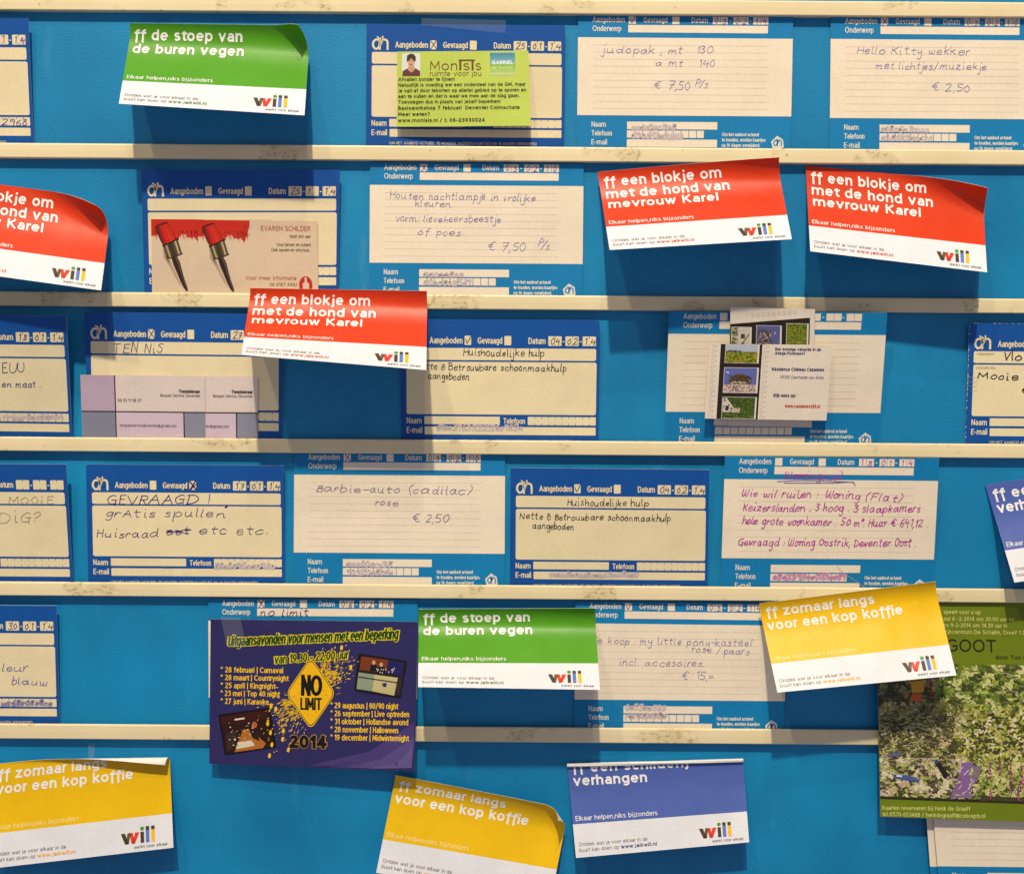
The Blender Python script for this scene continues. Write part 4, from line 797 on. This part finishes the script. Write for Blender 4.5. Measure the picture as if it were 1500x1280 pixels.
    quad(A, [(1060, 400), (1330, 438), (1328, 456), (1058, 418)], (34, 26, 34), .24); quad(A, [(1057, 418), (1165, 434), (1150, 548), (1042, 532)], (140, 156, 132), .24); quad(A, [(1165, 434), (1326, 456), (1300, 578), (1150, 548)], (198, 188, 134), .24)
    quad(A, [(1056, 446), (1324, 486), (1322, 494), (1055, 454)], (40, 34, 50), .27); quad(A, [(1216, 494), (1250, 490), (1246, 520), (1224, 518)], (50, 50, 110), .28); quad(A, [(1330, 470), (1356, 474), (1338, 560), (1312, 556)], (56, 40, 36), .27)
    for x, y in ((1160, 356), (1212, 370)):
        quad(A, [(x-28, y+52), (x-22, y+14), (x+2, y+2), (x+26, y+20), (x+32, y+56)], (26, 22, 28), .21); a = P(x, y); c.poly(A, [(a[0]+2.6*math.cos(t*.785), a[1]-1+3.3*math.sin(t*.785)) for t in range(8)], (214, 164, 130), .24)
    for i in range(14): a = P(r.uniform(1180, 1310), r.uniform(392, 420)); c.rect(A, a[0]-.6, a[1]-1, a[0]+.6, a[1]+1, (224, 218, 210), .26)
    B = 'photo#2'                                                        # long table under a lamp
    quad(B, [(95, 710), (440, 660), (452, 668), (490, 925), (482, 935), (146, 988), (136, 980), (93, 722)], (18, 10, 10), .12)
    quad(B, [(108, 722), (432, 674), (472, 926), (150, 974)], (44, 16, 12), .15); quad(B, [(108, 722), (432, 674), (440, 730), (118, 780)], (60, 18, 12), .17)
    quad(B, [(204, 738), (272, 728), (275, 738), (206, 749)], (236, 222, 200), .2); quad(B, [(262, 812), (300, 806), (420, 905), (400, 938), (205, 966)], (176, 108, 42), .2); quad(B, [(226, 898), (320, 884), (345, 920), (215, 946)], (220, 208, 184), .23)
    quad(B, [(300, 800), (330, 760), (360, 790), (375, 890), (330, 870)], (40, 26, 24), .24); a = P(342, 778); c.poly(B, [(a[0]+4.2*math.cos(t*.785), a[1]+5*math.sin(t*.785)) for t in range(8)], (188, 96, 50), .27); quad(B, [(150, 840), (215, 822), (222, 880), (180, 950), (150, 960)], (54, 40, 30), .24)
    for i in range(40): a = P(r.uniform(160, 330), r.uniform(760, 940)); s = r.uniform(.4, 1.3); c.rect(B, a[0]-s, a[1]-s*.6, a[0]+s, a[1]+s*.6, r.choice([(230, 206, 160), (150, 90, 40), (90, 40, 24), (236, 226, 214)]), .29)
    c.finish()
party()

# ------------------------------------------------------------------ garden theatre flyer
def garden():
    Wd, Hd = 310, 322; GR = (108, 126, 16)
    c = Sheet('flyer', 'olive green theatre flyer with a garden photo, over the lowest rail', 'flyer', [(1283, 876), (1596, 882), (1602, 1207), (1289.5, 1195.5)], (Wd, Hd), (1.5, 1.5, 9, 9), bend=None, face=GR, fine=12, thick=.2, rough=.42)
    c.d = np.array([2.2, 2.2, 10.5, 11.0])
    r = random.Random(5); A = 'garden_photo'; x0, x1 = .3, Wd-.3
    P = lambda x, y: tuple(c.px(1270+x*230/718., 870+y*410/1280.))
    yt = P(400, 330)[1]; yb = P(400, 938)[1]
    c.rect(A, x0, yt+14, x1, yb, (66, 64, 34), .05)
    top = [(x0+i*(x1-x0)/20., yt+5*math.sin(i*.9)+r.uniform(-2, 2)) for i in range(21)]
    V = []; 
    for p in top: V += [p, (p[0], yt+16)]
    c.add(A, np.array(V), [(2*i, 2*i+1, 2*i+3, 2*i+2) for i in range(20)], (84, 84, 42), .05)
    def patch(xa, ya, xb, yb_, n, cols, size, h): a = P(xa, ya); b = P(xb, yb_); leaves(c, A, max(a[0], x0), a[1], min(b[0], x1), min(b[1], yb-.3), n, cols, r, size, h, True)
    g1 = [(150, 166, 72), (112, 138, 44), (196, 198, 120), (78, 92, 36), (206, 206, 148), (132, 152, 58), (66, 74, 38), (98, 120, 46)]
    g2 = [(176, 164, 122), (144, 134, 94), (92, 82, 60), (198, 188, 146), (112, 106, 70), (128, 122, 84), (74, 66, 50)]
    g3 = [(190, 190, 88), (168, 172, 70), (92, 96, 40), (206, 202, 122), (128, 144, 50), (70, 70, 34), (150, 150, 84)]
    g4 = [(206, 196, 156), (218, 210, 176), (170, 172, 98), (98, 88, 66), (192, 164, 154), (140, 148, 84), (214, 208, 168), (74, 66, 52)]
    ga = [(66, 68, 40), (92, 94, 56), (74, 66, 62), (120, 126, 66), (50, 52, 34)]
    patch(40, 340, 330, 560, 620, ga+g2[:2], 5.0, .08); patch(300, 316, 960, 560, 1250, g1, 5.2, .08); patch(40, 490, 470, 800, 1500, g2+g3[1:3], 3.6, .12)
    patch(250, 480, 480, 570, 400, [(150, 150, 70), (84, 84, 44), (178, 176, 100), (110, 116, 50)], 2.0, .3); patch(400, 500, 960, 780, 1400, g3+g4[:3], 4.4, .12)
    patch(40, 740, 480, 937, 800, g4, 5.2, .3); patch(480, 760, 960, 937, 1000, [(196, 194, 116), (210, 204, 148), (150, 160, 70), (92, 98, 46), (170, 178, 96)], 4.8, .3)
    for i in range(46):                                                   # big rosettes of leaves among the small ones
        a = P(r.uniform(60, 960), r.uniform(350, 925)); n = r.randint(5, 8); R_ = r.uniform(3, 7); col = r.choice(g1[:6]+g4[:3])
        for k in range(n):
            t = k*6.283/n+r.uniform(-.3, .3); q = [(a[0]+u*R_*math.cos(t)-v*R_*math.sin(t), a[1]+.7*(u*R_*math.sin(t)+v*R_*math.cos(t))) for u, v in ((.1, 0), (.5, .24), (1, 0), (.5, -.24))]
            c.poly(A, [(min(max(x, x0), x1), min(max(y, yt+2), yb-1)) for x, y in q], tuple(int(min(255, v*r.uniform(.8, 1.12))) for v in col), .56+.006*k)
    for i in range(60):                                                   # arching grass blades
        a = P(r.uniform(50, 320), r.uniform(520, 790)) if i < 45 else P(r.uniform(600, 960), r.uniform(360, 520)); L = r.uniform(14, 40); s = -1 if i < 45 else 1; k = r.uniform(-.5, .3)
        p = [(a[0]+L*t*s, a[1]-L*(.5*t-(.55-k*.4)*t*t)) for t in (0, .25, .5, .75, 1)]; p = [(min(max(x, x0+1), x1-1), min(max(y, yt), yb-1)) for x, y in p]; c.line(A, p, r.uniform(.35, .8), r.choice([(190, 186, 140), (208, 206, 170), (150, 156, 90)]), .62)
    def quad(pts, rgb, h): c.poly(A, [P(*p) for p in pts], rgb, h)
    quad([(395, 885), (420, 820), (432, 770), (470, 764), (490, 782), (522, 790), (500, 850), (476, 880), (472, 937), (440, 926), (380, 937), (386, 910)], (134, 98, 158), .64)
    for i in range(9): a = P(r.uniform(410, 500), r.uniform(790, 925)); c.line(A, [a, (a[0]+r.uniform(3, 8), a[1]-r.uniform(3, 9))], r.uniform(.8, 1.8), (206, 190, 206), .67, smooth=False)
    quad([(306, 762), (322, 752), (374, 826), (352, 842)], (38, 30, 30), .65); quad([(306, 762), (320, 752), (330, 766), (314, 774)], (60, 70, 140), .67)
    quad([(120, 822), (188, 826), (240, 848), (236, 860), (118, 838)], (70, 90, 150), .65); quad([(134, 824), (160, 826), (158, 834), (132, 832)], (206, 214, 230), .67); quad([(100, 728), (150, 722), (156, 738), (104, 742)], (90, 100, 140), .65)
    quad([(205, 455), (248, 450), (250, 488), (220, 492), (190, 478)], (196, 100, 40), .65); quad([(196, 400), (262, 390), (258, 446), (206, 452)], (214, 160, 40), .65); quad([(288, 384), (295, 384), (294, 482), (288, 482)], (170, 40, 30), .67)
    patch(390, 900, 520, 937, 26, [(190, 188, 116), (120, 130, 60)], 3.4, .72); patch(470, 760, 530, 900, 40, [(196, 194, 116), (130, 140, 66)], 3.2, .72); patch(380, 770, 430, 900, 26, [(206, 196, 156), (110, 104, 66)], 3.0, .72)
    for x, y, s in ((560, 800, 1), (607, 795, .8), (657, 840, 1.7), (706, 830, 1.4), (690, 905, .9), (563, 915, .6)):   # astilbe plumes
        a = P(x, y)
        for i in range(int(34*s)):
            t = r.random(); w = 3.2*s*(1-t)+.4; p = (a[0]+r.gauss(0, w*.5), a[1]+(13-26*t)*s); q = r.uniform(.6, 1.4)
            if p[1] > yb-2: continue
            c.poly(A, [(p[0]-q, p[1]), (p[0], p[1]-q*1.3), (p[0]+q, p[1]), (p[0], p[1]+q)], r.choice([(158, 66, 116), (196, 104, 150), (120, 44, 88)]), .76+.01*(i % 4))
    c.rect('rule_line', x0, yb, x1, yb+2.4, (44, 40, 22), .3)
    Y = (206, 204, 120)
    for t, xa, ya, xb, yb_, cap in (('speelt voor u op', 350, 90, 520, 92, 6), ('zat 8 -2-2014 om 20.00 uur en', 350, 121, 672, 124, 6), ('zo 9-2-2014 om 14.30 uur in', 350, 150, 640, 153, 6), ('wijkcentrum De Schalm, Dreef 1 Deventer', 346, 180, 815, 187, 6), ('Kaarten reserveren bij Henk de Graaff', 70, 985, 474, 990, 6.4), ('tel.:0570-653488 / henkdegraaff@concepts.nl', 70, 1014, 540, 1023, 6.4)):
        a = P(xa, ya); b = P(xb, yb_); c.text('lettering#%d' % (ya > 500), t, a[0], a[1], cap, Y, x1=b[0], y1=b[1], res=1, bold=.01, h=.14)
    a = P(250, 258); b = P(590, 266); c.text('title', 'GROOT GOOT', P(60, 256)[0], P(60, 256)[1], 18.5, (40, 38, 20), x1=b[0], y1=b[1], wt=.13, h=.14); a = P(588, 297); b = P(800, 300); c.text('title', 'door Ton Davids', a[0], a[1], 6, (46, 44, 20), x1=b[0], y1=b[1], h=.14, bold=.02)
    c.finish()
garden()

# ------------------------------------------------------------------ the flyers hanging off the board
flyer('green', 'green flyer with its upper right corner curled over, hanging in the topmost row', [(193.5, 37), (455, 41), (446, 169.3), (174, 152.2)], (12, 48, 46, .55), 1.0, rolls=[((0, 30), (.05, -1), 46), ((200, 0), (.62, -.78), 19)])
flyer('red', 'red flyer cut off by the left edge, its upper right corner curled', [(-98, 257), (165, 293), (148, 425.5), (-117, 389)], (8, 42, 42, .6), 1.0, rolls=[((130, 0), (.42, -.9), 32)])
flyer('red', 'red flyer tilted upwards to the right, over the rail below the judo suit card', [(875.5, 252.5), (1136.5, 230.5), (1160, 350.5), (893, 366.3)], (10, 47, 47, .5), 5.6, rolls=[((0, 12), (.12, -1), 40)])
flyer('red', 'red flyer with its upper right corner curled over, below the alarm clock card', [(1180, 242.7), (1438, 268), (1446, 399), (1187, 368.2)], (8, 42, 42, .6), 1.0, rolls=[((105, 0), (.36, -.93), 34)])
flyer('red', 'red flyer with flat top hanging over the rail below the paintbrush cards', [(368, 423), (626, 427), (624.5, 542), (353.5, 519.8)], (14, 58, 50, .5), 5.8, rolls=[((0, 22), (.03, -1), 40)])
flyer('blue', 'blue flyer cut off by the right edge of the picture', [(1443, 709.5), (1699, 673), (1740, 817), (1486, 853)], (5, 25, 22, .5), 1.2, topr=4)
flyer('green', 'green flyer between the purple party flyer and the toy castle card', [(613.5, 889.7), (870.5, 884.8), (879, 1010), (612.5, 1006)], (10, 46, 44, .4), 2.6, rolls=[((0, 30), (.04, -1), 44)])
flyer('yellow', 'yellow flyer tilted upwards to the right, half over the garden flyer', [(1110.5, 882), (1366.5, 848.5), (1401, 988.8), (1138.8, 1014)], (10, 34, 32, .5), 5.8, rolls=[((0, 27), (.02, -1), 44)])
flyer('yellow', 'yellow flyer at the lower left, top edge rolled forward showing its white back', [(-9, 1119), (248, 1089), (254, 1241), (-17, 1272)], (4, 14, 14, .6), 1.2, rolls=[((60, 6), (.10, -.99), 8)])
flyer('yellow', 'yellow flyer tilted down to the right, cut off by the lower edge', [(580.7, 1130.6), (835, 1174), (806, 1322), (551, 1277.5)], (4, 16, 16, .5), 1.2, rolls=[((0, 34), (.06, -1), 60), ((215, 0), (.76, -.65), 14)])
flyer('blue', 'blue flyer with its top edge rolled over its headline, left of the garden flyer', [(829.5, 1108), (1087, 1097), (1097.5, 1233), (843.8, 1256)], (4, 17, 17, .5), 1.2, rolls=[((0, 12), (.02, -1), 2.6)])

# ------------------------------------------------------------------ clear tape
def tape_material():
    m = bpy.data.materials.new('clear_tape'); m.use_nodes = True; nt = m.node_tree; b = nt.nodes['Principled BSDF']
    b.inputs['Base Color'].default_value = (.75, .82, .88, 1); b.inputs['Roughness'].default_value = .12; b.inputs['Alpha'].default_value = .035; b.inputs['Specular IOR Level'].default_value = .8
    tc = N(nt, 'ShaderNodeTexCoord'); n = N(nt, 'ShaderNodeTexNoise', Scale=120.0, Detail=3.0); nt.links.new(tc.outputs['Object'], n.inputs['Vector'])
    bp = N(nt, 'ShaderNodeBump', Strength=.5, Distance=.001); nt.links.new(n.outputs[0], bp.inputs['Height']); nt.links.new(bp.outputs[0], b.inputs['Normal'])
    return m
TAPE = tape_material()
def tape(label, corners, depth):
    s = Sheet('tape_strip', label, 'tape', corners, (40, 20), depth, fine=4); o = s.finish()
    o.data.materials.clear(); o.data.materials.append(TAPE); o.data.polygons.foreach_set('material_index', [0]*len(o.data.polygons))
tape('clear tape strip on the top edge of the card behind the lime business card', [(618, 27), (741, 30), (740, 49), (617, 37)], (5.4, 5.4, 5.6, 5.6))
tape('clear tape strip over the upper left corner of the dark purple party flyer', [(323, 903), (352, 904), (361, 948), (332, 946)], (6.3, 6.3, 7.8, 7.8))
tape('short clear tape strip on the board above the lower left yellow flyer', [(129, 1088), (138, 1088), (138, 1118), (130, 1118)], (.5, .5, 3.6, 3.6))
print('objects', len(COL.objects), 'verts', sum(len(o.data.vertices) for o in COL.objects if o.type == 'MESH'))
